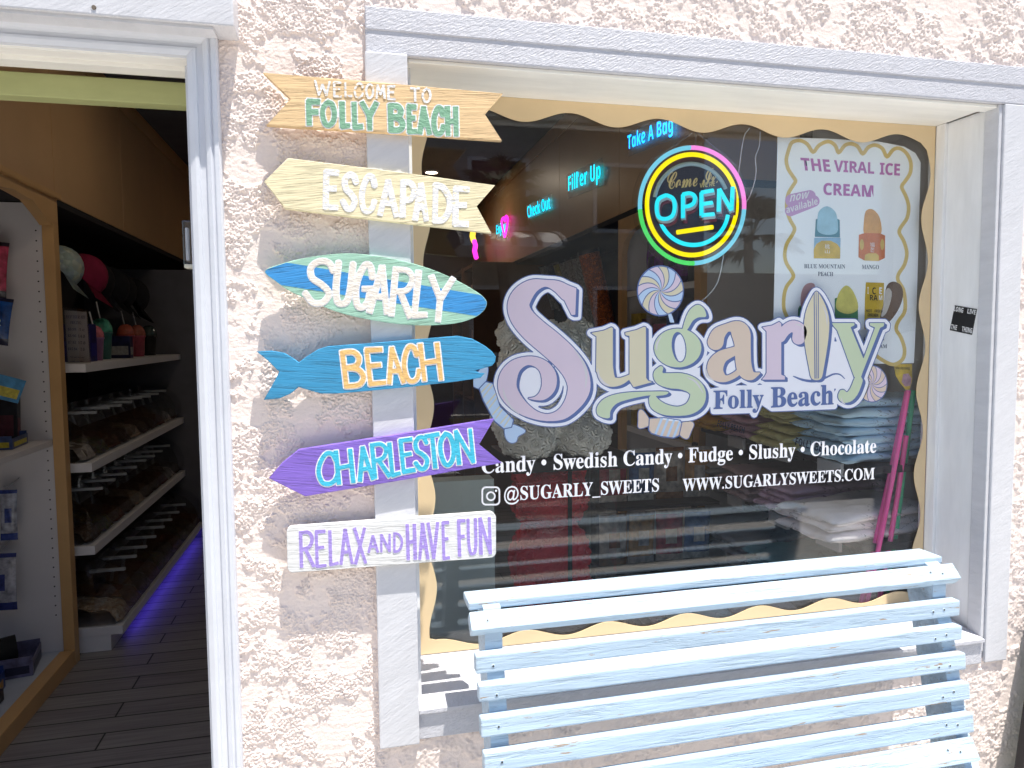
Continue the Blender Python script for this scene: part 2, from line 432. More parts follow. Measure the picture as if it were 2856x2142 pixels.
# ------------------------------------------------------------------ window: frame boards, reveals, sill, glass, scalloped border
GY = 0.205
win = root('display_window', 'wide shop display window in white painted boards with a cream scalloped border', 'window', (0.85, 0.1, 0.64))
bm = bmesh.new(); add_box(bm, 0.055, 1.688, 0.0, 0.05, 2.066, 2.158, 0.003); add_box(bm, 0.056, 1.687, -0.0025, 0.02, 2.112, 2.157, 0.002)
bm_obj('top_board', bm, m_frameh, win)
box('side_board', 0.053, 0.137, -0.011, 0.05, 0.628, 2.066, m_frame, win, 0.003)
bm = bmesh.new(); add_box(bm, 1.617, 1.687, 0.0, 0.05, 0.632, 2.066, 0.003); add_box(bm, 1.606, 1.617, 0.006, 0.05, 0.66, 2.066, 0.003)
bm_obj('side_board', bm, m_frame, win)
bm = bmesh.new(); add_box(bm, 0.1375, 1.606, 0.0, 0.03, 0.632, 0.691, 0.002)
prism(bm, [(-0.008, 0.692), (-0.008, 0.700), (GY+0.02, 0.728), (GY+0.02, 0.692)], 0, 0.1375, 1.6055)
bm_obj('window_sill', bm, m_frameh, win)
bm = bmesh.new(); add_box(bm, 0.1375, 1.606, 0.012, GY+0.03, 2.066, 2.12, 0.0)
add_box(bm, 0.14, 1.606, 0.012, 0.05, 2.058, 2.066, 0.002)
bm_obj('soffit', bm, m_revealh, win)
bm = bmesh.new(); add_box(bm, 1.614, 1.70, 0.03, GY+0.03, 0.64, 2.0655); add_box(bm, 0.02, 0.1365, 0.052, GY+0.03, 0.64, 2.0655)
add_box(bm, 1.604, 1.614, GY-0.035, GY-0.004, 0.72, 2.0655, 0.002)
bm_obj('reveal', bm, m_reveal, win)
bm = bmesh.new(); add_box(bm, 0.1367, 0.1475, 0.04, GY-0.004, 0.70, 2.066, 0.001)
bm_obj('window_stop', bm, m_reveal, win)
bm = bmesh.new(); add_box(bm, 0.10, 1.66, GY, GY+0.006, 0.69, 2.10); bm_obj('pane', bm, m_glass, win)
# scalloped border sheet
def border():
    L, R, T, B = 0.1485, 1.6035, 2.0655, 0.7275
    out = [(L, T), (R, T), (R, B), (L, B)]; inn = []
    tp = [P(*zN(690, 183), GY)[0], P(*zN(1400, 230), GY)[0], P(*zP(30, 268), GY)[0], P(*zP(660, 308), GY)[0], P(*zP(1240, 338), GY)[0]]
    per = (tp[-1]-tp[0])/4; zpk = P(*zP(660, 308), GY)[2]; ztr = P(*zP(350, 371), GY)[2]
    Lz = [P(940, 875, GY)[2], P(941, 1066, GY)[2], P(944, 1268, GY)[2]]; pl = (Lz[0]-Lz[2])/2
    xw = P(*zH(1352, 1290), GY)[0]; xn = P(*zH(1300, 760), GY)[0]; xn = min(xn, xw-0.02)
    Rz = [P(*zQ(655, 470), GY)[2], P(*zQ(632, 1130), GY)[2]]; pr_ = Rz[0]-Rz[1]
    rn = P(*zQ(655, 470), GY)[0]; rw = P(*zQ(584, 800), GY)[0]
    bp = [P(*zoom(1300, 1600, 2.765)(1090, 368), GY), P(*zoom(1300, 1600, 2.765)(1690, 293), GY)]; pb = bp[1][0]-bp[0][0]
    zb = bp[0][2]; zlo = P(*zoom(1300, 1600, 2.765)(1310, 412), GY)[2]
    def lobe(t): c = math.cos(2*math.pi*t); return 0.5+0.5*c+0.08*(c*c-1)*0  # 1 at peak
    x = xn
    top = []
    n = 160
    for i in range(n+1):
        x = L+0.008+(R-L-0.028)*i/n
        top.append((x, ztr+(zpk-ztr)*lobe((x-tp[0])/per)))
    right = []
    for i in range(n+1):
        z = ztr-0.002-(ztr-zlo-0.004)*i/n
        right.append((rw+(rn-rw)*lobe((z-Rz[0])/pr_), z))
    bot = []
    for i in range(n+1):
        x = R-0.035-(R-L-0.06)*i/n
        bot.append((x, zlo+(zb-zlo)*lobe((x-bp[0][0])/pb)))
    left = []
    for i in range(n+1):
        z = zlo+0.004+(ztr-zlo-0.008)*i/n
        left.append((xn+(xw-xn)*lobe((z-Lz[0])/pl), z))
    right = [p for p in right if p[1] < ztr-0.004 and p[1] > zlo+0.02]
    left = [p for p in left if zlo+0.02 < p[1] < ztr-0.004]
    top = [p for p in top if xn+0.012 < p[0] < rw-0.004]; bot = [p for p in bot if xn+0.012 < p[0] < rw-0.004]
    return [out, top+right+bot+left]
sheet('scalloped_border', border(), GY-0.0030, GY-0.0012, m_cream, win)

# ------------------------------------------------------------------ door frame
door = root('door_frame', 'pale grey painted door frame around the open shop doorway', 'door frame', (-0.25, 0.1, 0.0))
bm = bmesh.new()
prof = [(-0.278, 0.03), (-0.278, -0.002), (-0.268, -0.006), (-0.262, -0.006), (-0.260, -0.0015), (-0.250, -0.0015), (-0.247, -0.008), (-0.240, -0.011), (-0.236, -0.006), (-0.232, -0.011), (-0.225, -0.012), (-0.222, -0.006), (-0.222, 0.04), (-0.262, 0.04)]
A = [bm.verts.new((p[0], p[1], 0.0)) for p in prof]
B_ = [bm.verts.new((p[0], p[1], 2.034+(p[0]+0.278)*0.86)) for p in prof]
n = len(prof); bm.faces.new(A); bm.faces.new(B_[::-1])
for i in range(n): bm.faces.new((A[i], A[(i+1) % n], B_[(i+1) % n], B_[i]))
bm_obj('side_casing', bm, m_casing, door)
bm = bmesh.new()
pz = [(p[0]+0.278)*0.86+2.034 for p in prof]
A = [bm.verts.new((-1.32, p[1], pz[i])) for i, p in enumerate(prof)]
B_ = [bm.verts.new((p[0]-0.0006, p[1], pz[i])) for i, p in enumerate(prof)]
bm.faces.new(A); bm.faces.new(B_[::-1])
for i in range(n): bm.faces.new((A[i], A[(i+1) % n], B_[(i+1) % n], B_[i]))
bm_obj('head_casing', bm, m_casing, door)
bm = bmesh.new()
add_box(bm, -1.30, -0.279, 0.012, 0.05, 2.030, 2.075, 0.001); add_box(bm, -1.30, -0.279, 0.0505, 0.085, 2.022, 2.075, 0.001)
add_box(bm, -1.30, -0.279, 0.0855, 0.135, 2.036, 2.08, 0.001)
bm_obj('head_jamb', bm, m_revealh, door)
box('side_jamb', -0.29, -0.263, 0.041, 0.21, 0.0, 2.03, m_casing, door, 0.001)
box('transom_bar', -1.30, -0.2905, 0.150, 0.19, 1.986, 2.033, m_green, door, 0.002)
box('side_casing', -1.32, -1.262, -0.004, 0.05, 0.0, 2.03, m_casing, door, 0.003)
box('threshold', -1.30, -0.28, 0.0, 0.20, 0.0, 0.012, mat('threshold_metal', (0.35, 0.34, 0.33), 0.4, metal=0.8), door, 0.002)
# white board over the doorway
wb = root('fascia_board', 'white painted board mounted across the wall above the doorway', 'board', (-0.7, -0.03, 2.07))
bm = bmesh.new(); add_box(bm, -1.6, P(*zA(1503, 160), -0.06)[0], -0.06, 0.03, 2.072, 2.40, 0.003); add_box(bm, -1.6, P(*zA(1380, 175), -0.06)[0]-0.004, -0.052, 0.03, 2.0665, 2.0715, 0.0)
bm_obj('panel', bm, m_frame, wb)
bm = bmesh.new(); q = P(*zA(604, 48), -0.06)
bmesh.ops.create_cone(bm, cap_ends=True, segments=14, radius1=0.0045, radius2=0.0035, depth=0.004, matrix=Matrix.Translation(q)@Matrix.Rotation(math.pi/2, 4, 'X'))
bm_obj('screw', bm, mat('rusty_screw', (0.16, 0.13, 0.10), 0.6), wb)

# ------------------------------------------------------------------ black and white sticker on the reveal
stk = root('sticker', 'small square black sticker with white lettering on the right window reveal', 'sticker', (1.612, 0.09, 1.53))
XR = 1.6135
def rv(p): q = PX(*zQ(*p), XR); return (q[1], q[2])
c4 = [rv(p) for p in ((868, 806), (1037, 835), (998, 1034), (829, 998))]
bm = bmesh.new(); prism(bm, c4, 0, XR-0.0012, XR+0.0004); bm_obj('backing', bm, mat('black_vinyl', (0.012, 0.012, 0.014), 0.45), stk)
m_wv = mat('white_vinyl', (0.80, 0.80, 0.80), 0.5, 0.03)
def stick_text(s, a, b, c):
    A3 = [(XR-0.0016,)+rv(p) for p in (a, b, c)]
    text('lettering', s, 'sans', quad3(*A3), m_wv, stk, 0.01)
stick_text('LONG', (868, 812), (938, 826), (861, 850)); stick_text('LIVE', (970, 832), (1033, 842), (965, 868))
stick_text('THE', (842, 951), (889, 960), (836, 988)); stick_text('THING', (927, 967), (1006, 983), (921, 1006))

# ------------------------------------------------------------------ hand lettered wooden signs
GLYPH = {
 'A': ['s', [(0, 1), (.46, 0)], [(.46, 0), (1, 1)], [(.2, .66), (.82, .66)]],
 'B': ['s', [(.08, 0), (.08, 1)], [(.08, .02), (.62, .02), (.88, .20), (.70, .42), (.12, .47)], [(.12, .47), (.72, .52), (1, .74), (.74, .97), (.08, 1)]],
 'C': ['s', [(.98, .24), (.84, .04), (.52, .0), (.18, .24), (.02, .58), (.16, .92), (.5, 1), (.84, .9), (1, .70)]],
 'D': ['s', [(.08, 0), (.08, 1)], [(.08, 0), (.55, .05), (.95, .34), (.95, .66), (.6, .95), (.08, 1)]],
 'E': ['s', [(.08, 0), (.08, 1)], [(.08, 0), (1, .0)], [(.08, .47), (.82, .45)], [(.08, 1), (1, .98)]],
 'F': ['s', [(.08, 0), (.08, 1)], [(.08, 0), (1, .0)], [(.08, .47), (.82, .45)]],
 'G': ['s', [(.95, .26), (.78, .03), (.46, .0), (.14, .28), (.04, .62), (.22, .95), (.55, .99), (.84, .84), (.9, .56)], [(.5, .56), (.98, .54)]],
 'H': ['s', [(.06, 0), (.06, 1)], [(.94, 0), (.94, 1)], [(.06, .52), (.94, .48)]],
 'L': ['s', [(.08, 0), (.08, 1)], [(.08, 1), (1, .96)]],
 'M': ['s', [(0, 1), (.14, 0)], [(.14, 0), (.5, .7)], [(.5, .7), (.86, 0)], [(.86, 0), (1, 1)]],
 'N': ['s', [(.05, 1), (.05, 0)], [(.05, 0), (.95, 1)], [(.95, 1), (.95, 0)]],
 'O': ['s', [(.5, 0), (.12, .2), (.02, .55), (.2, .92), (.5, 1), (.85, .82), (.98, .45), (.82, .1), (.5, 0)]],
 'P': ['s', [(.08, 0), (.08, 1)], [(.08, .02), (.7, .03), (.98, .26), (.72, .5), (.1, .55)]],
 'R': ['s', [(.06, 0), (.06, 1)], [(.06, .02), (.66, .02), (.95, .2), (.7, .44), (.1, .5)], [(.38, .48), (1, 1)]],
 'S': ['s', [(.97, .20), (.78, .03), (.42, .02), (.14, .18), (.22, .42), (.62, .56), (.9, .74), (.72, .96), (.34, .99), (.03, .80)]],
 'T': ['s', [(0, .02), (1, 0)], [(.5, 0), (.5, 1)]],
 'U': ['s', [(.06, 0), (.05, .6), (.2, .94), (.5, 1), (.8, .92), (.93, .6), (.94, 0)]],
 'V': ['s', [(0, 0), (.48, 1)], [(.48, 1), (1, 0)]],
 'W': ['s', [(0, 0), (.24, 1)], [(.24, 1), (.5, .25)], [(.5, .25), (.76, 1)], [(.76, 1), (1, 0)]],
 'X': ['s', [(0, 0), (1, 1)], [(1, 0), (0, 1)]],
 'Y': ['s', [(0, 0), (.5, .5)], [(1, 0), (.5, .5)], [(.5, .5), (.5, 1)]],
}
def bar(a, b, r0, r1):                          # brush stroke with blunt ends
    e = np.array([b[0]-a[0], b[1]-a[1]]); L = np.hypot(*e)+1e-9; n = np.array([-e[1], e[0]])/L; t = e/L
    a = np.array(a)-t*r0*0.55; b = np.array(b)+t*r1*0.55
    return ('p', [tuple(a+n*r0), tuple(b+n*r1), tuple(b-n*r1), tuple(a-n*r0)])
def letters(spec, r, slope, lean=0.0, jit=0.06):
    """spec: (char, x-left, x-right, y-top at left, y-bottom at left); slope of the baseline, lean of the stems"""
    rn = random.Random(5); pr = []
    for ch, xl, xr, yt, yb in spec:
        def g(p):
            x = xl+r+(xr-xl-2*r)*p[0]; y = yt+r*0.7+(yb-yt-1.4*r)*p[1]
            return (x+lean*(y-(yt+yb)/2), y+slope*(x-xl))
        for st in GLYPH[ch][1:]:
            w1, w2 = r*(1+rn.uniform(-jit, jit)*2), r*(0.97+rn.uniform(-jit, jit)*2)
            if len(st) == 2: pr.append(bar(g(st[0]), g(st[1]), w1, w2))
            else:
                cv = catmull([g(p) for p in st], 6); n = len(cv)
                pr.append(('s', [(p[0], p[1], w1+(w2-w1)*i/n) for i, p in enumerate(cv)]))
                for k, o in ((0, 1), (-1, -2)):
                    e = np.array(cv[k])-np.array(cv[o]); e = e/(np.hypot(*e)+1e-9); a = np.array(cv[k])
                    pr.append(bar(tuple(a-e*r*0.3), tuple(a+e*r*0.1), r*0.96, r*0.96))
    return pr
SY0, SY1 = -0.027, -0.0115                      # front and back of the sign boards
def layer(name, prims, offs, z, yf, yb, m_, parent, bounds, step=3.0, bevel=0.0):
    xs, ys, X, Y = grid(*bounds, step); F = sd(prims, X, Y)
    mp = mapper(z, yf)
    return sheet(name, [[mp(p) for p in lp] for lp in contours(F, xs, ys, offs)], yf, yb, m_, parent, bevel)
def board(name, pts, z, m_, parent, smoothb=False):
    mp = mapper(z, SY0); lp = catmull(pts, 6, True) if smoothb else pts
    return sheet(name, [[mp(p) for p in lp]], SY0, SY1, m_, parent, 0.0012)
def wood(name, col, ang, gc=0.62, chip=None, chipt=0.8, grain=1.6, bump=0.85):
    return mat(name, col, 0.62, 0.10, 1.0, bump=bump, bscale=3.0, bdist=0.0016, stretch=(7, 7, 190), rot=(0, ang, 0), grain=grain, grain_c=gc, chip=chip, chipt=chipt, chipscale=9, spec=0.3)
def paint(name, col, chip=None, chipt=0.6): return mat(name, col, 0.5, 0.10, 30, bump=0.9, bscale=90, bdist=0.003, stretch=(1, 1, 2.5), spec=0.35, chip=chip, chipt=chipt, chipscale=70)
m_white_p = paint('white_letter_paint', (0.80, 0.80, 0.82)); m_cream_p = paint('cream_letter_paint', (0.78, 0.72, 0.64))
def sign(name_lbl, z, pts, col, ang, spec_list, smoothb=False, gc=0.62, chip=None, chipt=0.8, grain=1.6, outline=m_white_p):
    mp = mapper(z, SY0); cc = np.mean([mp(p) for p in pts], 0)
    r_ = root('wooden_sign', name_lbl, 'sign', (cc[0], SY1, cc[1]), 'hand lettered wooden signs on the side board of the window')
    bd = board('board', pts, z, wood('sign_wood', col, ang, gc, chip, chipt, grain), r_, smoothb)
    words = []
    for spec, *rest in spec_list:
        cur = [spec[0]]
        for q_ in spec[1:]:
            if q_[1]-cur[-1][2] > 38: words.append((cur, *rest)); cur = []
            cur.append(q_)
        words.append((cur, *rest))
    for spec, rr, sl, ln, mt, ow in words:
        pr = letters(spec, rr*0.74, sl, ln)
        xs0 = min(s[1] for s in spec)-40; xs1 = max(s[2] for s in spec)+60
        a = [s[3] for s in spec]+[s[4] for s in spec]
        bd_ = (xs0, xs1, min(a)-40, max(a)+60)
        if ow: layer('letter_outline', pr, ow, z, SY0-0.0004, SY0+0.0005, outline, r_, bd_, 3.5, 0.0)
        layer('lettering', pr, 0.0, z, SY0-0.0011, SY0-0.0002, mt, r_, bd_, 3.5, 0.0)
    return r_
sign('wooden arrow sign in natural wood lettered WELCOME TO FOLLY BEACH in white and green', zW,
     [(122, 465), (900, 531), (1665, 600), (1550, 733), (1660, 904), (900, 850), (145, 803), (300, 635)], (0.78, 0.55, 0.30), 0.072,
     [([('W', 452, 560, 512, 612), ('E', 570, 632, 522, 622), ('L', 642, 700, 526, 622), ('C', 704, 772, 528, 628), ('O', 778, 840, 532, 632), ('M', 846, 912, 540, 634), ('E', 918, 978, 546, 640), ('T', 1066, 1136, 558, 652), ('O', 1142, 1208, 562, 658)], 10, 0.07, 0.02, paint('worn_white_paint', (0.78, 0.77, 0.76), (0.70, 0.50, 0.28), 0.575), 0),
      ([('F', 396, 500, 638, 808), ('O', 487, 602, 642, 814), ('L', 612, 690, 648, 822), ('L', 690, 772, 652, 828), ('Y', 745, 870, 646, 838), ('B', 920, 1038, 664, 846), ('E', 1042, 1120, 672, 856), ('A', 1112, 1208, 678, 864), ('C', 1202, 1298, 680, 870), ('H', 1290, 1384, 678, 876)], 23, 0.05, 0.03, paint('sage_letter_paint', (0.20, 0.40, 0.26)), 7)],
     chip=(0.50, 0.32, 0.16), chipt=0.66)
sign('pale yellow wooden arrow sign lettered ESCAPADE in white, pointing left', zW,
     [(130, 1165), (285, 1015), (950, 1098), (1615, 1190), (1497, 1325), (1592, 1498), (900, 1418), (265, 1340)], (0.82, 0.73, 0.48), 0.115,
     [([('E', 506, 614, 1092, 1342), ('S', 620, 738, 1106, 1350), ('C', 740, 856, 1118, 1366), ('A', 862, 998, 1148, 1386), ('P', 1000, 1112, 1154, 1396), ('A', 1088, 1190, 1172, 1416), ('D', 1206, 1342, 1178, 1428), ('E', 1338, 1452, 1198, 1448)], 22, 0.08, -0.02, paint('worn_white_block_paint', (0.80, 0.79, 0.78), (0.78, 0.70, 0.50), 0.575), 3.5)])
surf = [(147, 290), (290, 232), (480, 190), (700, 168), (900, 180), (1150, 228), (1350, 292), (1520, 370), (1650, 448), (1697, 495), (1703, 525), (1688, 562), (1640, 605), (1560, 640), (1450, 663), (1300, 672), (1150, 668), (980, 648), (800, 615), (620, 565), (450, 490), (320, 430), (225, 365)]
sg = sign('surfboard shaped sign in pale green with a blue stripe lettered SUGARLY', zS, surf, (0.34, 0.58, 0.45), 0.13,
     [([('S', 418, 640, 196, 520), ('U', 626, 776, 220, 526), ('G', 765, 918, 230, 552), ('A', 880, 1036, 245, 584), ('R', 1024, 1198, 260, 606), ('L', 1186, 1306, 284, 612), ('Y', 1284, 1468, 318, 640)], 24, 0.10, -0.10, m_cream_p, 7)], smoothb=True)
# the painted stripe of the surfboard, clipped to its outline
xs, ys, X, Y = grid(120, 1730, 140, 700, 4)
F = np.maximum(sd([('cp', surf)], X, Y)+3, sd_poly([(100, 300), (300, 232), (1720, 470), (1740, 620), (1630, 606), (240, 386)], X, Y))
mp = mapper(zS, SY0)
sheet('painted_stripe', [[mp(p) for p in lp] for lp in contours(F, xs, ys)], SY0-0.0003, SY0+0.0008, wood('stripe_blue_wood', (0.045, 0.27, 0.60), 0.14), sg)
fish = [(88, 855), (190, 850), (280, 865), (340, 900), (385, 932), (440, 890), (520, 840), (590, 818), (750, 806), (900, 795), (1200, 770), (1500, 745), (1600, 765), (1690, 815), (1740, 855), (1767, 890), (1762, 930), (1740, 955), (1690, 970), (1625, 990), (1655, 1006), (1690, 1008), (1660, 1040), (1500, 1065), (1200, 1100), (900, 1130), (640, 1152), (540, 1150), (450, 1125), (385, 1105), (330, 1150), (250, 1185), (138, 1195), (200, 1090), (247, 998), (170, 920)]
sign('blue wooden fish shaped sign lettered BEACH in tan', zS, fish, (0.045, 0.28, 0.50), -0.075,
     [([('B', 678, 848, 850, 1112), ('E', 850, 992, 838, 1096), ('A', 990, 1122, 826, 1088), ('C', 1104, 1238, 816, 1080), ('H', 1228, 1392, 800, 1068)], 21, -0.06, 0.12, paint('tan_letter_paint', (0.74, 0.47, 0.18)), 9)])
sign('purple wooden arrow sign lettered CHARLESTON in turquoise, pointing left', zH,
     [(175, 538), (270, 430), (385, 338), (1070, 232), (1755, 122), (1650, 300), (1810, 430), (1120, 550), (430, 665)], (0.23, 0.14, 0.56), -0.14,
     [([('C', 505, 668, 366, 598), ('H', 635, 778, 344, 588), ('A', 788, 908, 320, 566), ('R', 888, 1024, 294, 546), ('L', 1012, 1098, 288, 530), ('E', 1088, 1200, 266, 506), ('S', 1182, 1304, 246, 490), ('T', 1272, 1390, 232, 478), ('O', 1362, 1488, 224, 462), ('N', 1478, 1618, 202, 448)], 20, -0.12, 0.10, paint('turquoise_letter_paint', (0.05, 0.46, 0.64)), 8)], chip=(0.40, 0.25, 0.30), chipt=0.72)
rel = []
for (cx, cyy, sx, sy_, a0) in ((340, 918, -1, -1, 180), (1728, 815, 1, -1, 270), (1728, 1055, 1, 1, 0), (345, 1160, -1, 1, 90)):
    for k in range(6):
        t = math.radians(a0+90*k/5); rel.append((cx+40*math.cos(t), cyy+40*math.sin(t)))
sign('white rounded plank sign lettered RELAX AND HAVE FUN in lilac', zH, rel, (0.74, 0.74, 0.73), -0.03,
     [([('R', 384, 498, 908, 1168), ('E', 494, 582, 906, 1166), ('L', 590, 668, 902, 1154), ('A', 666, 768, 892, 1148), ('X', 768, 862, 884, 1144), ('H', 1134, 1214, 858, 1114), ('A', 1218, 1298, 852, 1112), ('V', 1284, 1374, 846, 1108), ('E', 1384, 1448, 842, 1110), ('F', 1494, 1562, 830, 1090), ('U', 1560, 1642, 822, 1078), ('N', 1644, 1740, 812, 1076)], 16, -0.06, 0.03, paint('lilac_letter_paint', (0.36, 0.27, 0.66)), 5),
      ([('A', 866, 948, 938, 1064), ('N', 952, 1034, 928, 1060), ('D', 1042, 1118, 920, 1060)], 12, -0.06, 0.0, paint('lilac_small_letter_paint', (0.36, 0.27, 0.66)), 4)], gc=0.70)

# ------------------------------------------------------------------ slatted bench in front of the window
m_bench = mat('pale_blue_bench_paint', (0.45, 0.565, 0.67), 0.48, 0.09, 1.2, bump=0.75, bscale=2.2, bdist=0.0022, stretch=(5, 60, 60), grain=1.4, grain_c=0.90, chip=(0.36, 0.27, 0.20), chipt=0.645, chipscale=6.5, spec=0.4)
m_screw = mat('dark_screw', (0.05, 0.055, 0.06), 0.5, 0.2, 300)
bench = root('slatted_bench', 'pale blue painted slatted wooden bench standing with its back against the window', 'bench', (0.82, -0.42, 0.0))
BL, BR = 0.2325, 1.4045
def slat(yc, zc, depth, height, tilt, xl=BL, xr=BR, scr=True, name='slat', twist=0.0):
    """one board along x: centre (yc,zc), thickness along its normal, face height, tilt of its face upwards"""
    n = 24; bm = bmesh.new(); b = bmesh.new()
    bmesh.ops.create_cube(b, size=1.0)
    for v in b.verts: v.co = Vector((v.co.x*(xr-xl), v.co.y*depth, v.co.z*height))
    bmesh.ops.bevel(b, geom=b.edges[:], offset=min(0.0035, depth*0.18), segments=2, affect='EDGES', profile=0.6)
    merge(bm, b)
    for s in ((xl+0.035)-(xl+xr)/2, (xr-0.045)-(xl+xr)/2, (xr-0.075)-(xl+xr)/2):
        if not scr: break
        jit = random.uniform(-0.006, 0.006)
        b = bmesh.new(); bmesh.ops.create_cone(b, cap_ends=True, segments=12, radius1=0.0045, radius2=0.0036, depth=0.0012, matrix=Matrix.Translation((s, -depth/2-0.0002, jit))@Matrix.Rotation(math.pi/2, 4, 'X'))
        for f in b.faces: f.material_index = 0
        merge(bm, b)
        b = bmesh.new()
        bmesh.ops.create_cone(b, cap_ends=True, segments=8, radius1=0.0026, radius2=0.0022, depth=0.0012, matrix=Matrix.Translation((s, -depth/2-0.0006, jit))@Matrix.Rotation(math.pi/2, 4, 'X'))
        for f in b.faces: f.material_index = 1
        merge(bm, b)
    R = Matrix.Translation(((xl+xr)/2, yc, zc))@Matrix.Rotation(twist, 4, 'Y')@Matrix.Rotation(-tilt, 4, 'X')
    bmesh.ops.transform(bm, matrix=R, verts=bm.verts)
    return bm_obj(name, bm, [m_bench, m_screw], bench)
tw = -0.0045
z6 = zoom(1300, 1600, 2.765); z7 = zoom(2056, 1542, 2.765)
def lvl(Y, zl, zr):                            # mean height of a slat edge read at its two ends, at depth Y
    a, b = P(*z6(*zl), Y)[2], P(*z7(*zr), Y)[2]; return (a+b)/2
# top cap: flat on its back
Y0 = -0.085; zt, zb_ = lvl(Y0, (5, 250), (1565, 10)), lvl(Y0, (5, 318), (1565, 58))
slat(Y0+0.035, (zt+zb_)/2, 0.070, zt-zb_, 0.0, 0.2345, 1.389, False, twist=tw)
# the tilted board beneath it
zt, zb_ = lvl(-0.100, (25, 325), (1635, 52)), lvl(-0.128, (45, 485), (1678, 165))
sl_h = math.hypot(zt-zb_, 0.028); tl = math.atan2(0.028, zt-zb_)
slat(-0.114+0.015*math.cos(tl), (zt+zb_)/2-0.015*math.sin(tl), 0.030, sl_h, tl, twist=tw)
yy = [(-0.138, (75, 670), (80, 820), (1722, 340), (1722, 450), 0.0), (-0.158, (100, 895), (110, 1030), (1740, 545), (1745, 640), 0.03),
      (-0.172, (115, 1135), (130, 1280), (1768, 765), (1770, 885), 0.08), (-0.188, (140, 1415), (152, 1560), (1800, 990), (1805, 1110), 0.10),
      (-0.204, None, None, (1830, 1235), (1832, 1370), 0.12), (-0.226, None, None, (1850, 1430), (1895, 1560), 0.55)]
for Yf, a, b, c_, d_, ti in yy:
    if a: zt, zb_ = lvl(Yf, a, c_), lvl(Yf, b, d_)
    else: zt, zb_ = P(*z7(*c_), Yf)[2]-0.005, P(*z7(*d_), Yf)[2]-0.005
    h = (zt-zb_)/math.cos(ti)
    slat(Yf+0.013*math.cos(ti), (zt+zb_)/2-0.013*math.sin(ti), 0.026, h, ti, P(*z6(*a), Yf)[0] if a else BL, P(*z7(*c_), Yf)[0], twist=tw)
for i in range(7):                              # the seat, below the picture
    slat(-0.30-0.052*i, 0.455-0.006*math.sin(i*0.5)+0.004*i, 0.026, 0.042, math.pi/2-0.05)
for xl in (0.2625, 1.339):                      # shaped end supports
    bm = bmesh.new()
    prof = [(-0.070, 0.955), (-0.098, 0.945), (-0.112, 0.90), (-0.1125, 0.86), (-0.132, 0.82), (-0.146, 0.76), (-0.160, 0.70), (-0.176, 0.64), (-0.190, 0.58), (-0.215, 0.525), (-0.27, 0.44), (-0.64, 0.445), (-0.66, 0.40), (-0.30, 0.385), (-0.19, 0.40), (-0.125, 0.50), (-0.09, 0.64), (-0.06, 0.76), (-0.03, 0.88), (-0.035, 0.94)]
    prism(bm, [(p[0], p[1]) for p in prof], 0, xl, xl+0.036)
    bm_obj('end_support', bm, m_bench, bench)
    box('leg', xl, xl+0.036, -0.64, -0.58, 0.0, 0.386, m_bench, bench, 0.003)
    box('leg', xl, xl+0.036, -0.21, -0.145, 0.0, 0.40, m_bench, bench, 0.003)

# ------------------------------------------------------------------ sandwich board leaning at the right edge
ab = root('sandwich_board', 'black framed pavement sign with a pink and mint panel leaning beside the bench', 'sign board', (1.85, -0.1, 0.0))
def ab_frame(u, v, dy=0.0):                     # tilted panel
    o = np.array([1.592, -0.085, 0.0]); ex = np.array([0.97, 0.0, -0.225]); ez = np.array([0.205, 0.065, 0.975]); return o+ex*u+ez*v+np.array([0, dy, 0])
def ab_panel(name, u0, u1, v0, v1, d0, d1, m_):
    bm = bmesh.new(); vs = [bm.verts.new(ab_frame(u, v, d)) for d in (d0, d1) for u, v in ((u0, v0), (u1, v0), (u1, v1), (u0, v1))]
    for f in ((0, 1, 2, 3), (7, 6, 5, 4), (0, 4, 5, 1), (1, 5, 6, 2), (2, 6, 7, 3), (3, 7, 4, 0)): bm.faces.new([vs[i] for i in f])
    return bm_obj(name, bm, m_, ab)
m_blk = mat('black_frame_metal', (0.015, 0.015, 0.017), 0.4)
ab_panel('frame', 0.0, 0.018, 0.0, 0.87, -0.012, 0.012, m_blk); ab_panel('frame', 0.582, 0.60, 0.0, 0.87, -0.012, 0.012, m_blk)
ab_panel('frame', 0.0185, 0.5815, 0.0, 0.018, -0.012, 0.012, m_blk); ab_panel('frame', 0.0185, 0.5815, 0.852, 0.87, -0.012, 0.012, m_blk)
ab_panel('panel', 0.0185, 0.5815, 0.0185, 0.8515, -0.004, 0.006, mat('mint_print', (0.55, 0.72, 0.70), 0.4, 0.05))
bm = bmesh.new(); cpt = [bm.verts.new(ab_frame(0.13+0.1*math.cos(t), 0.44+0.085*math.sin(t), -0.0052)) for t in np.linspace(0, 2*math.pi, 28)[:-1]]
bm.faces.new(cpt); bm_obj('printed_patch', bm, mat('pink_print', (0.72, 0.22, 0.38), 0.4, 0.05), ab)

# ------------------------------------------------------------------ vinyl lettering and emblem on the glass
def Rr(pts): return [tuple([p[0]+1659.6]+list(p[1:])) for p in pts]
LG = {}
LG['S'] = [('p', [(848, 288), (840, 492), (812, 494), (770, 410), (735, 330), (700, 262), (770, 258)]),
           ('cs', [(775, 325, 58), (705, 275, 44), (610, 249, 27), (510, 272, 52), (435, 340, 76), (402, 420, 84), (430, 510, 90), (520, 610, 97), (640, 710, 100), (750, 810, 99), (830, 910, 96), (867, 1010, 90), (862, 1090, 82), (815, 1180, 62), (740, 1255, 44), (640, 1284, 28), (540, 1268, 32), (440, 1215, 50), (360, 1140, 66), (318, 1060, 72), (325, 970, 68), (375, 890, 50), (460, 848, 34), (540, 856, 38), (605, 900, 48), (638, 970, 58), (634, 1050, 54), (592, 1112, 36), (535, 1136, 14), (482, 1136, 3)])]
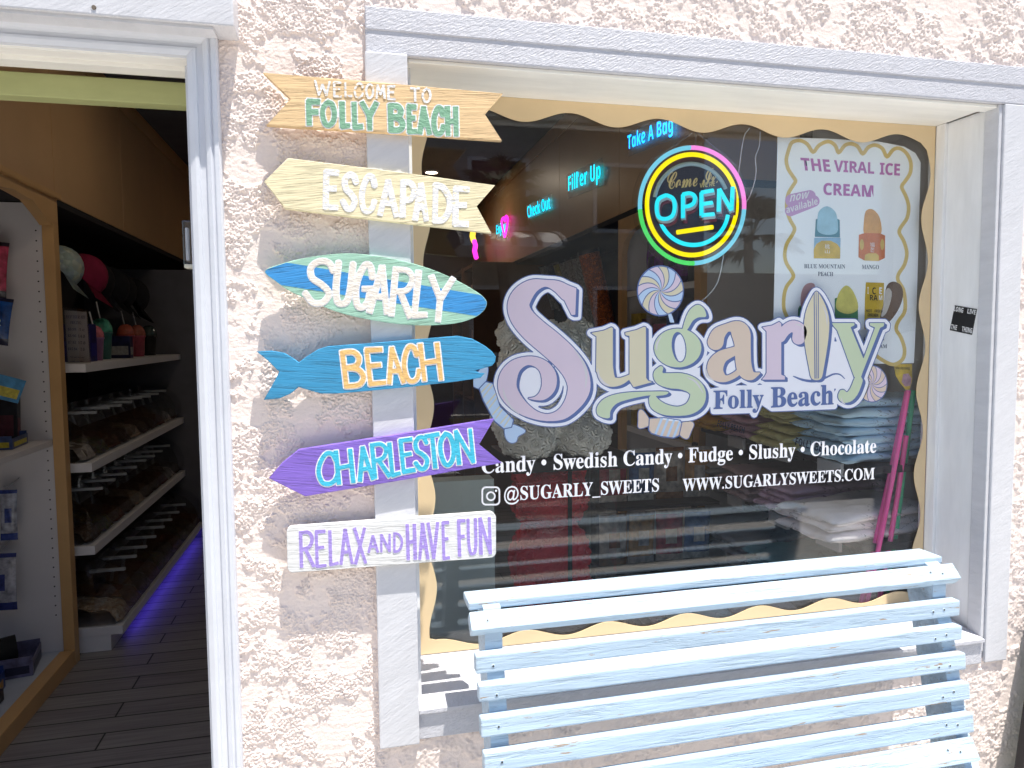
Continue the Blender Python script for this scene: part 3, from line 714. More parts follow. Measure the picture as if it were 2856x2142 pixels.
LG['u'] = [('p', [(962, 632), (1060, 614), (1118, 588), (1130, 592), (1130, 960), (1000, 930), (1004, 660), (985, 648)]),
           ('cs', [(1066, 900, 65), (1082, 970, 60), (1122, 1008, 40), (1190, 1005, 28), (1262, 968, 16)]),
           ('p', [(1224, 630), (1310, 610), (1370, 584), (1384, 588), (1386, 980), (1404, 1002), (1436, 1010), (1290, 1050), (1258, 1000), (1258, 655), (1228, 650)])]
LG['g'] = [('e', 1630, 748, 182, 150, 0.0), ('-e', 1640, 742, 56, 118, -0.12),
           ('cp', [(1668, 612), (1690, 520), (1725, 452), (1780, 415), (1830, 440), (1848, 505), (1790, 512), (1745, 540), (1705, 605)]),
           ('cs', [(1500, 905, 18), (1478, 945, 34), (1500, 985, 46), (1570, 1000, 58), (1660, 1005, 62), (1740, 1035, 62), (1785, 1090, 60), (1775, 1160, 60), (1720, 1215, 46), (1630, 1236, 36), (1530, 1222, 42), (1462, 1185, 44), (1438, 1140, 30)]),
           ('cp', [(1548, 1084), (1400, 1084), (1250, 1090), (1130, 1110), (1050, 1148), (1008, 1205), (1010, 1258), (1050, 1284), (1104, 1286), (1112, 1232), (1160, 1176), (1260, 1142), (1400, 1114), (1460, 1118), (1540, 1108)])]
LG['a'] = [('cs', Rr([(262, 702, 62), (285, 640, 52), (350, 592, 32), (420, 590, 50), (455, 630, 72), (470, 720, 62), (475, 850, 60), (492, 925, 56), (535, 962, 34), (600, 942, 6)])),
           ('cs', Rr([(470, 735, 22), (400, 775, 34), (310, 815, 48), (262, 880, 62), (270, 945, 55), (335, 985, 26), (420, 950, 22), (470, 890, 20)]))]
LG['r'] = [('p', Rr([(622, 588), (700, 574), (752, 546), (768, 560), (768, 640), (768, 955), (796, 966), (796, 992), (618, 992), (642, 965), (655, 940), (655, 620)])),
           ('cs', Rr([(768, 672, 30), (800, 612, 40), (858, 580, 44), (910, 615, 54), (902, 672, 50)]))]
LG['l'] = [('cp', Rr([(1040, 312), (1085, 370), (1120, 450), (1138, 540), (1135, 640), (1120, 760), (1098, 890), (1074, 985), (1005, 985), (980, 890), (956, 760), (943, 640), (945, 540), (963, 450), (998, 370)]))]
LG['y'] = [('p', Rr([(1158, 556), (1332, 556), (1332, 574), (1302, 588), (1402, 832), (1420, 860), (1332, 975), (1200, 612), (1168, 576)])),
           ('p', Rr([(1450, 556), (1562, 556), (1558, 580), (1530, 592), (1395, 935), (1345, 1085), (1320, 1010), (1402, 832), (1492, 590), (1452, 574)])),
           ('cs', Rr([(1362, 1000, 34), (1330, 1080, 36), (1290, 1125, 38), (1250, 1125, 42), (1240, 1095, 26)]))]
sub_ = ('p', Rr([(238, 1085), (330, 1070), (420, 1062), (560, 1062), (690, 1050), (900, 1040), (1000, 1060), (1110, 1035), (1150, 1060), (1175, 1195), (700, 1212), (610, 1150), (560, 1260), (540, 1225), (250, 1235)]))
wave = ('cs', Rr([(862, 966, 4), (940, 996, 9), (1030, 1004, 10), (1110, 978, 7), (1170, 950, 6), (1220, 952, 5), (1258, 985, 3)]))
hl = [('cs', [(830, 760, 2), (895, 850, 8), (925, 950, 9), (918, 1060, 2)]), ('cs', [(282, 1050, 2), (300, 1130, 8), (345, 1205, 8), (405, 1255, 2)]), ('cs', [(1012, 900, 2), (1022, 965, 8), (1062, 1020, 9), (1110, 1038, 2)]),
      ('cs', [(1468, 770, 2), (1470, 715, 8), (1505, 655, 2)]), ('cs', [(1700, 975, 2), (1770, 1010, 7), (1825, 1095, 2)]), ('cs', Rr([(185, 900, 2), (200, 965, 9), (250, 1000, 2)])), ('cs', Rr([(1086, 420, 2), (1115, 490, 6), (1122, 580, 2)])),
      ('cs', Rr([(870, 562, 2), (915, 575, 6), (945, 615, 2)])), ('cs', Rr([(1228, 1130, 2), (1240, 1165, 6), (1262, 1180, 2)]))]
LB = (60, 3320, 80, 1520); LSTEP = 5.0
xs, ys, X, Y = grid(*LB, LSTEP)
DF = {k: sd(v, X, Y) for k, v in LG.items()}
full = np.minimum.reduce(list(DF.values()))
def shift(F, dx, dy):
    return np.roll(np.roll(F, int(round(dx/LSTEP)), 1), int(round(dy/LSTEP)), 0)
GF = GY-0.0008                                   # face of the glass
mvl = lambda nm, c: mat(nm, c, 0.45, 0.02, 5, spec=0.4)
m_navy = mvl('slate_blue_vinyl', (0.12, 0.18, 0.40)); m_vwhite = mvl('lavender_white_vinyl', (0.90, 0.91, 0.97))
m_pinkv = mvl('pale_pink_vinyl', (0.76, 0.64, 0.74)); m_yelv = mvl('pale_yellow_vinyl', (0.76, 0.70, 0.50)); m_grnv = mvl('pale_green_vinyl', (0.62, 0.72, 0.50))
m_tanv = mvl('pale_tan_vinyl', (0.76, 0.62, 0.50)); m_bluv = mvl('pale_blue_vinyl', (0.54, 0.70, 0.90)); m_hlv = mvl('highlight_vinyl', (0.72, 0.70, 0.72))
def gmap(Y_): return mapper(zL, Y_)
logo = root('window_emblem', 'large pastel vinyl emblem reading Sugarly Folly Beach with candies on the window glass', 'window decal', (0.9, GF, 1.2))
_k = [0]
def lay(name, F, lev, m_, lvl_, parent=logo):
    yf = GF-0.00035*lvl_
    mp = gmap(GY); return sheet(name, [[mp(p) for p in lp] for lp in contours(F, xs, ys, lev)], yf, yf+0.0003, m_, parent)
shadow = np.minimum.reduce([shift(full, 10, 8), shift(full, 20, 15), shift(full, 15, 12), shift(full, 5, 4)])
subF = sd([sub_], X, Y)
border_all = np.minimum(np.minimum(full, shadow+4), subF+6)
# fill the small counters of the letters with white
cnt = sd([('e', 1640, 742, 70, 125, -0.12), ('e', 500, 1060, 120, 170, 0.2), ('e', 1640, 1140, 110, 70, 0), ('p', Rr([(300, 640), (480, 640), (480, 960), (300, 960)])), ('p', Rr([(640, 700), (1300, 700), (1330, 1060), (640, 1060)])), ('p', [(1150, 1010), (1800, 900), (1800, 1150), (1150, 1110)])], X, Y)
allw = np.minimum(border_all, cnt+30)
lay('outer_outline', allw, 38, m_navy, 1); lay('white_border', allw, 31, m_vwhite, 2)
lay('letter_shadow', np.minimum(full-7, np.minimum(shadow-3, sd([wave], X, Y))), 0, m_navy, 3)
for k, m_ in (('S', m_pinkv), ('u', m_yelv), ('g', m_grnv), ('a', m_tanv), ('r', m_pinkv), ('l', m_yelv), ('y', m_grnv)):
    lay('letter', DF[k], 0, m_, 4)
for h_ in hl: lay('letter_highlight', sd([h_], X, Y), 0, m_hlv, 5)
for b_ in [('p', Rr([(1018, 325), (1024, 320), (1032, 985), (1024, 985)])), ('p', Rr([(1034, 316), (1039, 316), (1046, 985), (1039, 985)])), ('p', Rr([(1050, 318), (1056, 325), (1058, 985), (1052, 985)]))]: lay('board_stripe', sd([b_], X, Y), 0, m_navy, 5)
def lq(a, b, c, lv): mp = gmap(GY); return quad_y(mp(a), mp(b), mp(c), GF-0.00035*lv)
rr = lambda x, y: (x+1659.6, y)
text('sub_lettering', 'Folly', 'serif', lq(rr(245, 1078), rr(632, 1066), rr(245, 1262), 5), m_navy, logo, 0.012)
text('sub_lettering', 'Beach', 'serif', lq(rr(688, 1052), rr(1172, 1030), rr(688, 1212), 5), m_navy, logo, 0.012)
# candies of the emblem
def swirl(cx, cyy, rx, ry, n, cols, lv, ph=0.0, half=None):
    mp = gmap(GY)
    def el(r, a): return (cx+rx*r*math.cos(a), cyy+ry*r*math.sin(a))
    ring = [el(1.06, 2*math.pi*i/64) for i in range(64)]
    sheet('candy_outline', [[mp(p) for p in ring]], GF-0.00035*lv, GF-0.00035*lv+0.0003, m_navy, logo)
    ln = []
    for c_ in range(len(cols)):
        lps = []
        for i in range(n):
            if i % len(cols) != c_: continue
            a0 = ph+2*math.pi*i/n; a1 = ph+2*math.pi*(i+1)/n; pts = []
            for k in range(11):
                r = 0.03+0.97*k/10; pts.append(el(r, a0+0.9*(1-r)+0.035/(r+0.3)))
            for k in range(5): pts.append(el(1.0, a0+0.03+(a1-a0-0.06)*k/4))
            for k in range(11):
                r = 1-0.97*k/10; pts.append(el(r, a1+0.9*(1-r)-0.035/(r+0.3)))
            lps.append([mp(p) for p in pts])
        sheet('candy_segment', lps, GF-0.00035*(lv+1), GF-0.00035*(lv+1)+0.0003, cols[c_], logo)
swirl(1498, 307, 172, 186, 15, [m_bluv, m_pinkv, m_yelv], 0)
sx = lambda pr: sd(pr, X, Y)
lay('lolly_stick', sx([('p', [(1556, 490), (1582, 482), (1606, 552), (1572, 552)])]), 0, m_bluv, 1)
swirl(3130, 1025, 112, 136, 14, [m_tanv, m_pinkv], 0)
def candy(prs_out, wraps, body, stripes, mb, ms):
    lay('candy_outline', sx(prs_out), 6, m_navy, 0); [lay('candy_wrapper', sx([w_]), 0, mb, 1) for w_ in wraps]; lay('candy_body', sx(body), 0, mb, 1.6)
    d = sx(body); [lay('candy_stripe', np.maximum(sx([s_]), d+2), 0, ms, 2.4) for s_ in stripes if np.maximum(sx([s_]), d+2).min() < 0]
    ring = np.abs(d)-3.5; lay('candy_line', np.maximum(ring, sd([('p', body[0][1])], X, Y)-6), 0, m_navy, 3)
bod = [('p', [(1412, 1290), (1530, 1285), (1652, 1305), (1662, 1330), (1640, 1425), (1600, 1442), (1500, 1430), (1425, 1405), (1406, 1380)])]
wr = [('cp', [(1412, 1300), (1360, 1228), (1330, 1238), (1328, 1300), (1326, 1355), (1350, 1368), (1408, 1345)]), ('cp', [(1656, 1332), (1720, 1312), (1755, 1335), (1735, 1390), (1710, 1445), (1672, 1440), (1644, 1405)])]
candy(wr+bod, wr, bod, [('s', [(1440+50*i, 1460, 9), (1520+50*i, 1260, 9)]) for i in range(0, 5)], m_tanv, m_bluv)
bod2 = [('p', [(100, 1060), (150, 1008), (205, 1020), (262, 1200), (365, 1300), (350, 1360), (290, 1372), (215, 1310), (130, 1150)])]
wr2 = [('cp', [(150, 1010), (168, 905), (130, 890), (70, 960), (25, 1000), (50, 1040), (105, 1060)]), ('cp', [(300, 1370), (360, 1340), (445, 1375), (450, 1400), (400, 1430), (385, 1470), (340, 1478), (305, 1440)])]
candy(wr2+bod2, wr2, bod2, [('s', [(80+62*i, 1130+66*i, 5), (215+50*i, 985+75*i, 5)]) for i in range(0, 5)]+[('s', [(105+62*i, 1158+66*i, 4), (228+50*i, 1005+75*i, 4)]) for i in range(0, 5)], m_bluv, m_yelv)

# white lettering under the emblem, each line of text a decal of its own
m_wl = mvl('white_letter_vinyl', (0.80, 0.81, 0.86))
def line(s, style, lab, pts, z, off=0.006):
    o = root('window_lettering', lab, 'window decal', (0.9, GF, 1.1), 'white vinyl lettering lines on the window')
    mp = mapper(z, GY); text('lettering', s, style, quad_y(mp(pts[0]), mp(pts[1]), mp(pts[2]), GF-0.0004), m_wl, o, off); return o
def worldq(x0, x1, z0, z1): return quad_y((x0, z1), (x1, z1), (x0, z0), GF-0.0004)
o = root('window_lettering', 'white serif lettering line Candy Swedish Candy Fudge Slushy Chocolate below the emblem', 'window decal', (0.9, GF, 1.18), 'white vinyl lettering lines on the window')
text('lettering', 'Candy \u2022 Swedish Candy \u2022 Fudge \u2022 Slushy \u2022 Chocolate', 'serif', worldq(0.319, 1.440, 1.153, 1.2045), m_wl, o, 0.006)
o = root('window_lettering', 'white lettering @SUGARLY_SWEETS beside the white camera icon on the window', 'window decal', (0.6, GF, 1.1), 'white vinyl lettering lines on the window')
text('lettering', '@SUGARLY_SWEETS', 'serif', worldq(0.374, 0.786, 1.083, 1.130), m_wl, o, 0.006)
o = root('window_lettering', 'white web address lettering WWW.SUGARLYSWEETS.COM low on the window', 'window decal', (1.1, GF, 1.1), 'white vinyl lettering lines on the window')
text('lettering', 'WWW.SUGARLYSWEETS.COM', 'serif', worldq(0.852, 1.437, 1.089, 1.123), m_wl, o, 0.006)
ic = root('camera_icon', 'white rounded square camera icon decal on the window glass beside RELAX AND HAVE FUN', 'window decal', (0.345, GF, 1.1))
xi, yi, XI, YI = grid(90, 290, 405, 605, 2.0)
def rbox(cx, cyy, hx, hy, r): return np.hypot(np.maximum(np.abs(XI-cx)-hx+r, 0), np.maximum(np.abs(YI-cyy)-hy+r, 0))+np.minimum(np.maximum(np.abs(XI-cx)-hx+r, np.abs(YI-cyy)-hy+r), 0)-r
Fi = np.minimum(np.minimum(np.maximum(rbox(190, 506, 72, 73, 34), -rbox(190, 506, 60, 61, 24)), np.abs(np.hypot(XI-190, YI-508)-31)-6), np.hypot(XI-230, YI-466)-9)
mp = mapper(zD, GY); sheet('icon', [[mp(p) for p in lp] for lp in contours(Fi, xi, yi)], GF-0.0007, GF-0.0004, m_wl, ic)

# ------------------------------------------------------------------ ice cream poster behind the glass
PY = GY+0.022
post = root('poster', 'pale blue ice cream poster with a yellow scalloped frame hanging behind the window glass', 'poster', (1.35, PY, 1.4))
mP = mapper(zP, PY)
r = lambda x, y: (x-600/2.766*2.765*(-0), y)
zR = zoom(1900, 700, 2.766)
BLp = P(*zoom(1900, 700, 2.766)(700, 880), PY); BRp = P(*zR(1795, 865), PY)
TLp = P(*zP(312, 366), PY)
crn = [mP(p) for p in ((312, 366), (700, 378), (1100, 402), (1290, 440), (1375, 490), (1415, 560), (1385, 1650))]
lp = [(p[0], p[1]) for p in crn]+[(BRp[0], BRp[2]), (P(*zP(280, 1650), PY)[0], BRp[2])]
sheet('paper', [lp], PY, PY+0.001, mat('pale_blue_paper', (0.86, 0.92, 0.98), 0.5, 0.02, 3), post)
ym = [(460, 390)]
def scal():
    A = [(395, 470), (420, 410), (480, 392), (540, 420), (585, 482), (630, 430), (700, 400), (755, 430), (782, 486), (830, 430), (880, 418), (930, 440), (968, 495), (1010, 445), (1065, 428), (1120, 455), (1155, 518), (1200, 465), (1250, 452), (1305, 490), (1338, 560), (1335, 640), (1300, 700), (1268, 750), (1300, 820), (1322, 900), (1310, 990), (1262, 1060), (1250, 1105), (1285, 1170), (1308, 1260), (1290, 1350), (1245, 1420), (1240, 1470), (1280, 1540), (1296, 1640), (1288, 1720), (1240, 1790), (1226, 1850), (1262, 1910), (1290, 2000), (1275, 2080), (1200, 2120), (1110, 2080), (1060, 2040)]
    Bq = [(395, 470), (378, 540), (392, 610), (430, 670), (450, 705), (430, 740), (395, 800), (382, 870), (385, 940), (410, 1010), (442, 1070), (425, 1120), (382, 1190), (366, 1270), (380, 1340), (430, 1420), (425, 1460), (380, 1520), (360, 1600), (362, 1700), (400, 1780)]
    return A, Bq
A_, B2 = scal()
xp, yp, XP, YP = grid(330, 1360, 370, 2160, 4.0)
Fp = np.minimum(sd_stroke([(a, b, 14) for a, b in catmull(A_, 4)], XP, YP), sd_stroke([(a, b, 14) for a, b in catmull(B2, 4)], XP, YP))
sheet('scalloped_line', [[mP(p) for p in l_] for l_ in contours(Fp, xp, yp)], PY-0.0004, PY-0.0001, mat('yellow_ink', (0.66, 0.50, 0.16), 0.5, 0.04), post)
m_mag = mat('magenta_ink', (0.46, 0.14, 0.42), 0.5, 0.04); m_navyi = mat('navy_ink', (0.02, 0.05, 0.14), 0.5, 0.05)
def pt(s, style, a, b, c, m_, off=0.0, sh=0.0, lv=1):
    text('print', s, style, quad_y(mP(a), mP(b), mP(c), PY-0.0003-0.0002*lv), m_, post, off, sh)
pt('THE', 'sans', (486, 525), (708, 540), (500, 622), m_mag, 0.013); pt('VIRAL', 'sans', (745, 543), (1056, 562), (745, 632), m_mag, 0.013); pt('ICE', 'sans', (1100, 562), (1256, 572), (1098, 656), m_mag, 0.013)
pt('CREAM', 'sans', (664, 718), (1050, 738), (664, 812), m_mag, 0.013)
def pshape(name, pr, m_, lv=1, bnds=(330, 1360, 800, 2160), st=4.0):
    a, b, XX, YY = grid(*bnds, st); F = sd(pr, XX, YY)
    return sheet(name, [[mP(p) for p in l_] for l_ in contours(F, a, b)], PY-0.0003-0.0002*lv, PY-0.0002*lv, m_, post)
pshape('printed_badge', [('s', [(420, 855, 50), (560, 820, 45)]), ('s', [(410, 935, 42), (590, 860, 45)])], mat('lilac_ink', (0.55, 0.32, 0.60), 0.5, 0.04), 1, (350, 660, 740, 1000))
m_wi = mat('white_ink', (0.78, 0.8, 0.84), 0.5, 0.03)
pt('now', 'sans', (408, 815), (550, 785), (410, 865), m_wi, 0.0, 0.1, 3); pt('available', 'sans', (374, 900), (615, 830), (380, 955), m_wi, 0.0, 0.0, 3)
ink = lambda n_, c: mat(n_, c, 0.5, 0.15, 25)
pshape('printed_box', [('p', [(598, 1135), (606, 1000), (640, 990), (760, 990), (790, 1005), (792, 1140)])], ink('teal_ink', (0.05, 0.20, 0.28)), 1)
pshape('printed_ice', [('cp', [(620, 1090), (618, 1000), (632, 935), (690, 900), (750, 935), (772, 1000), (770, 1100), (690, 1120)])], ink('ice_blue_ink', (0.32, 0.55, 0.68)), 2)
pshape('printed_box', [('p', [(594, 1142), (796, 1142), (793, 1305), (590, 1302)])], ink('sky_ink', (0.25, 0.45, 0.65)), 2)
pshape('printed_fruit', [('p', [(590, 1230), (610, 1190), (650, 1165), (720, 1165), (770, 1190), (793, 1225), (792, 1303), (590, 1301)])], ink('peach_ink', (0.62, 0.42, 0.06)), 3)
pt('\u6843', None, (675, 1190), (712, 1192), (675, 1228), m_wi, 0, 0, 4); pt('\u5c71', None, (675, 1234), (712, 1236), (675, 1262), m_wi, 0, 0, 4)
pshape('printed_ice', [('cp', [(980, 1112), (975, 1040), (990, 940), (1040, 922), (1090, 970), (1112, 1050), (1105, 1115), (1040, 1122)])], ink('mango_ink', (0.66, 0.34, 0.10)), 1)
pshape('printed_box', [('p', [(938, 1120), (985, 1105), (1100, 1108), (1140, 1125), (1138, 1298), (1090, 1322), (980, 1318), (934, 1292)])], ink('orange_ink', (0.58, 0.16, 0.05)), 2)
pshape('printed_fruit', [('p', [(980, 1318), (985, 1275), (1010, 1262), (1070, 1262), (1090, 1278), (1092, 1321)]), ('e', 960, 1195, 16, 42, 0), ('e', 1118, 1195, 15, 42, 0)], ink('gold_ink', (0.62, 0.45, 0.12)), 3)
pt('\u798f', None, (1022, 1178), (1058, 1180), (1022, 1212), m_wi, 0, 0, 4); pt('\u8292', None, (1024, 1216), (1056, 1218), (1024, 1252), m_wi, 0, 0, 4)
pt('BLUE MOUNTAIN', 'serif', (516, 1345), (832, 1348), (516, 1378), m_navyi); pt('PEACH', 'serif', (622, 1404), (740, 1406), (622, 1437), m_navyi); pt('MANGO', 'serif', (962, 1350), (1092, 1352), (962, 1384), m_navyi)
# second row of the poster
pshape('printed_ice', [('cp', [(495, 1680), (492, 1580), (520, 1510), (575, 1490), (600, 1530), (560, 1700)])], ink('rose_ink', (0.55, 0.32, 0.32)), 1)
pshape('printed_box', [('p', [(752, 1610), (770, 1605), (930, 1640), (932, 1850), (752, 1850)]), ('p', [(470, 1690), (485, 1660), (500, 1700), (500, 1800), (465, 1800)])], ink('leaf_ink', (0.05, 0.22, 0.09)), 1)
pshape('printed_ice', [('cp', [(765, 1690), (775, 1590), (815, 1525), (850, 1512), (890, 1550), (925, 1630), (925, 1700), (850, 1730)])], ink('lemon_ink', (0.62, 0.58, 0.16)), 2)
pshape('printed_wrapper', [('p', [(992, 1486), (1132, 1490), (1128, 1640), (1110, 1760), (980, 1850), (985, 1600)])], ink('mustard_ink', (0.52, 0.36, 0.02)), 1)
pshape('printed_cookie', [('cp', [(1130, 1640), (1150, 1520), (1200, 1480), (1262, 1510), (1278, 1590), (1240, 1700), (1160, 1800), (1100, 1780)])], ink('cocoa_ink', (0.12, 0.07, 0.045)), 2)
pshape('printed_cookie', [('cp', [(1128, 1660), (1140, 1560), (1165, 1530), (1190, 1560), (1185, 1620), (1150, 1720), (1110, 1750)])], ink('pale_cream_ink', (0.5, 0.48, 0.45)), 3)
m_bki = mat('black_ink', (0.01, 0.01, 0.01), 0.5)
pt('C', 'sans', (1040, 1524), (1068, 1526), (1040, 1578), m_bki, 0, 0, 3); pt('RA', 'sans', (1022, 1582), (1082, 1586), (1022, 1624), m_bki, 0, 0, 3); pt('I', 'sans', (1003, 1522), (1012, 1523), (1003, 1574), m_wi, 0, 0, 3); pt('E', 'sans', (1094, 1524), (1116, 1526), (1094, 1576), m_wi, 0, 0, 3); pt('M', 'sans', (1092, 1586), (1118, 1588), (1092, 1622), m_wi, 0, 0, 3)
pt('HOT   FRIED', 'sans', (992, 1694), (1120, 1698), (992, 1716), m_bki, 0, 0, 3); pt('CHICKEN', 'sans', (1005, 1725), (1085, 1728), (1005, 1748), m_bki, 0, 0, 3)
mq = lambda x, y: (x-716*2.765+560*2.765*0, y)
zRp = zoom(1900, 700, 2.766); mR = mapper(zRp, PY)
text('print', 'CHICKEN', 'serif', quad_y(mR((1408, 662)), mR((1566, 662)), mR((1408, 694)), PY-0.0005), m_navyi, post); text('print', 'CREAM', 'serif', quad_y(mR((1460, 720)), mR((1586, 720)), mR((1460, 750)), PY-0.0005), m_navyi, post)

# ------------------------------------------------------------------ neon OPEN sign
NY = GY+0.05
neon = root('open_sign', 'round clear acrylic neon sign reading Come In We are OPEN hanging behind the glass', 'neon sign', (0.9, NY, 1.84))
mN = mapper(zN, NY)
def np3(x, y, dy=0.0):
    q = mN((x, y)); return (q[0], NY-dy, q[1])
def arc(cx, cyy, rx, ry, a0, a1, n=40, dy=0.0):
    return [np3(cx+rx*math.cos(math.radians(a0+(a1-a0)*i/n)), cyy+ry*math.sin(math.radians(a0+(a1-a0)*i/n)), dy) for i in range(n+1)]
m_acr = glass('clear_acrylic', (0.97, 0.97, 0.98), 0.6)
ring = [mN((1628+452*math.cos(2*math.pi*i/72), 890+500*math.sin(2*math.pi*i/72))) for i in range(72)]
sheet('acrylic_disc', [ring], NY+0.003, NY+0.007, m_acr, neon)
ring2 = [mN((1628+318*math.cos(2*math.pi*i/72), 885+335*math.sin(2*math.pi*i/72))) for i in range(72)]
sheet('printed_backing', [ring2], NY+0.0005, NY+0.0025, mat('navy_backing', (0.012, 0.014, 0.04), 0.4, 0.3), neon)
ring3 = [mN((1630+338*math.cos(2*math.pi*i/72), 888+360*math.sin(2*math.pi*i/72))) for i in range(72)]
ring4 = [mN((1630+372*math.cos(2*math.pi*i/72), 890+408*math.sin(2*math.pi*i/72))) for i in range(72)]
sheet('printed_band', [ring4, ring2], NY+0.0005, NY+0.0025, mat('maroon_backing', (0.05, 0.008, 0.006), 0.4, 0.3), neon)
e_cy = emit('cyan_neon', (0.02, 0.80, 1.0), 0.78); e_ye = emit('yellow_neon', (1.0, 0.83, 0.0), 0.80); e_pk = emit('pink_neon', (1.0, 0.28, 0.80), 0.72); e_gr = emit('green_neon', (0.10, 0.85, 0.18), 0.62); e_pb = emit('pale_blue_neon', (0.22, 0.72, 0.95), 0.62)
m_dim = mat('unlit_neon_tube', (0.30, 0.42, 0.50), 0.4, 0.05)
m_gold = mat('gold_print', (0.62, 0.48, 0.20), 0.4, 0.1)
OR = (1632, 893, 402, 446)
for a0, a1, e_ in ((-92, 4, e_pk), (4, 88, e_pb), (88, 176, e_gr), (176, 268, e_pb)):
    tube('outer_tube', arc(*OR, a0, a1), 0.0058, e_, neon, 2)
tube('inner_tube', arc(1630, 888, 346, 388, 0, 360, 80), 0.0060, e_ye, neon, 2)
tube('inner_tube', arc(1625, 885, 285, 312, 190, 338, 40), 0.0055, m_dim, neon, 2)
tube('inner_tube', arc(1642, 930, 268, 268, 8, 172, 40), 0.0056, e_cy, neon, 2)
tube('inner_tube', [np3(1510, 1102, .004), np3(1785, 1062, .004)], 0.0060, e_ye, neon, 2)
def let(pls, dy=0.010):
    shadow_ = [[np3(x+28, y+36, 0.0005) for x, y in catmull(p, 6)] for p in pls]
    tube('letter_shadow', shadow_, 0.0070, mat('maroon_print', (0.13, 0.01, 0.045), 0.5), neon, 1)
    tube('letter_tube_backing', [[np3(x+12, y+14, dy*0.45) for x, y in catmull(p, 6)] for p in pls], 0.0072, m_dim, neon, 2)
    tube('letter_tube', [[np3(x, y, dy) for x, y in catmull(p, 6)] for p in pls], 0.0055, e_cy, neon, 2)
let([[(1420, 820), (1362, 850), (1346, 915), (1362, 985), (1415, 1003), (1468, 975), (1485, 905), (1470, 845), (1420, 820)]])
let([[(1548, 995), (1548, 815)], [(1548, 815), (1600, 806), (1638, 830), (1630, 880), (1590, 905), (1552, 908)]])
let([[(1690, 975), (1690, 800)], [(1690, 800), (1780, 784)], [(1690, 890), (1772, 878)], [(1690, 975), (1785, 966)]])
let([[(1822, 945), (1826, 772)], [(1826, 772), (1920, 935)], [(1920, 935), (1930, 756)]])
text('script_print', 'Come In', 'script', quad_y(mN((1440, 640)), mN((1830, 600)), mN((1440, 770)), NY-0.0005), m_gold, neon, 0.006)
text('small_print', "WE'RE", 'sans', quad_y(mN((1690, 722)), mN((1808, 708)), mN((1690, 757)), NY-0.0005), m_gold, neon)
m_chain = mat('steel_chain', (0.35, 0.35, 0.36), 0.3, metal=0.9)
def chain(a, b, n):
    a, b = np.array(a), np.array(b); ls = []
    d = (b-a)/n; dn = d/np.linalg.norm(d); up = np.array([0, 1.0, 0]); sd_ = np.cross(dn, up)
    for i in range(n):
        c0 = a+d*(i+0.5); s_ = sd_ if i % 2 else up
        ls.append([c0+dn*0.62*np.linalg.norm(d)*math.cos(t)+s_*0.0016*math.sin(t) for t in np.linspace(0, 2*math.pi, 9)])
    tube('chain', ls, 0.00042, m_chain, neon, 1)
chain(np3(1660, 320), np3(1660, 440), 12); chain(np3(1640, 330), np3(1345, 535), 28); chain(np3(1672, 330), np3(1970, 585), 28)
m_cab = mat('white_cable', (0.62, 0.62, 0.64), 0.4)
for q in ([(2085, 292), (2045, 350), (2025, 450), (2010, 560), (1998, 680), (2030, 800)], [(2168, 320), (2160, 430), (2130, 520), (2136, 620), (2120, 720), (2085, 820), (2045, 880)], [(1885, 1255), (1862, 1400), (1830, 1500), (1770, 1580), (1700, 1640)]):
    tube('cable', [np3(x, y, -0.006) for x, y in catmull(q, 6)], 0.0014, m_cab, neon, 2)

# ------------------------------------------------------------------ shop interior: floor, ceiling, walls
def planks():
    m = bpy.data.materials.new('grey_plank_tiles'); m.use_nodes = True; nt = m.node_tree; b = nt.nodes['Principled BSDF']
    br = N(nt, 'ShaderNodeTexBrick'); v = coords(nt); nt.links.new(v, br.inputs['Vector'])
    br.offset = 0.37; br.inputs['Scale'].default_value = 1.0; br.inputs['Brick Width'].default_value = 0.92; br.inputs['Row Height'].default_value = 0.118; br.inputs['Mortar Size'].default_value = 0.0035; br.inputs['Mortar Smooth'].default_value = 0.1
    br.inputs['Color1'].default_value = rgba((0.26, 0.24, 0.24)); br.inputs['Color2'].default_value = rgba((0.33, 0.31, 0.30)); br.inputs['Mortar'].default_value = rgba((0.02, 0.02, 0.02))
    n1 = noise(nt, coords(nt, (1.5, 40, 1)), 2.0, 5); c = mixc(nt, ramp(nt, n1, [(0.35, (0.62, 0.62, 0.62, 1)), (0.65, (1, 1, 1, 1))]), (0.0, 0.0, 0.0, 1), br.outputs['Color'])
    mm = N(nt, 'ShaderNodeMix', data_type='RGBA', blend_type='MULTIPLY'); mm.inputs[0].default_value = 1
    nt.links.new(br.outputs['Color'], mm.inputs[6]); nt.links.new(ramp(nt, n1, [(0.35, (0.65, 0.64, 0.66, 1)), (0.65, (1, 1, 1, 1))]), mm.inputs[7])
    nt.links.new(mm.outputs[2], b.inputs['Base Color']); b.inputs['Roughness'].default_value = 0.5
    bp = N(nt, 'ShaderNodeBump'); bp.inputs['Strength'].default_value = 0.5; bp.inputs['Distance'].default_value = 0.003; bp.invert = True
    nt.links.new(br.outputs['Fac'], bp.inputs['Height']); nt.links.new(bp.outputs[0], b.inputs['Normal'])
    return m
bm = bmesh.new(); prism(bm, [(-1.9, 0.0), (2.2, 0.0), (2.2, 7.0), (-1.9, 7.0)], 2, -0.05, 0.006); o = bm_obj('shop_floor', bm, planks()); o['kind'] = 'structure'
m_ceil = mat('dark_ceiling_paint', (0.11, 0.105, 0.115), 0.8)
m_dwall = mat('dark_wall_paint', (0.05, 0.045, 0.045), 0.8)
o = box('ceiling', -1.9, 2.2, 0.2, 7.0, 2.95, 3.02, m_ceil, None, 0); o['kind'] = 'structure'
m_grey = mat('grey_wall_paint', (0.55, 0.56, 0.56), 0.7)
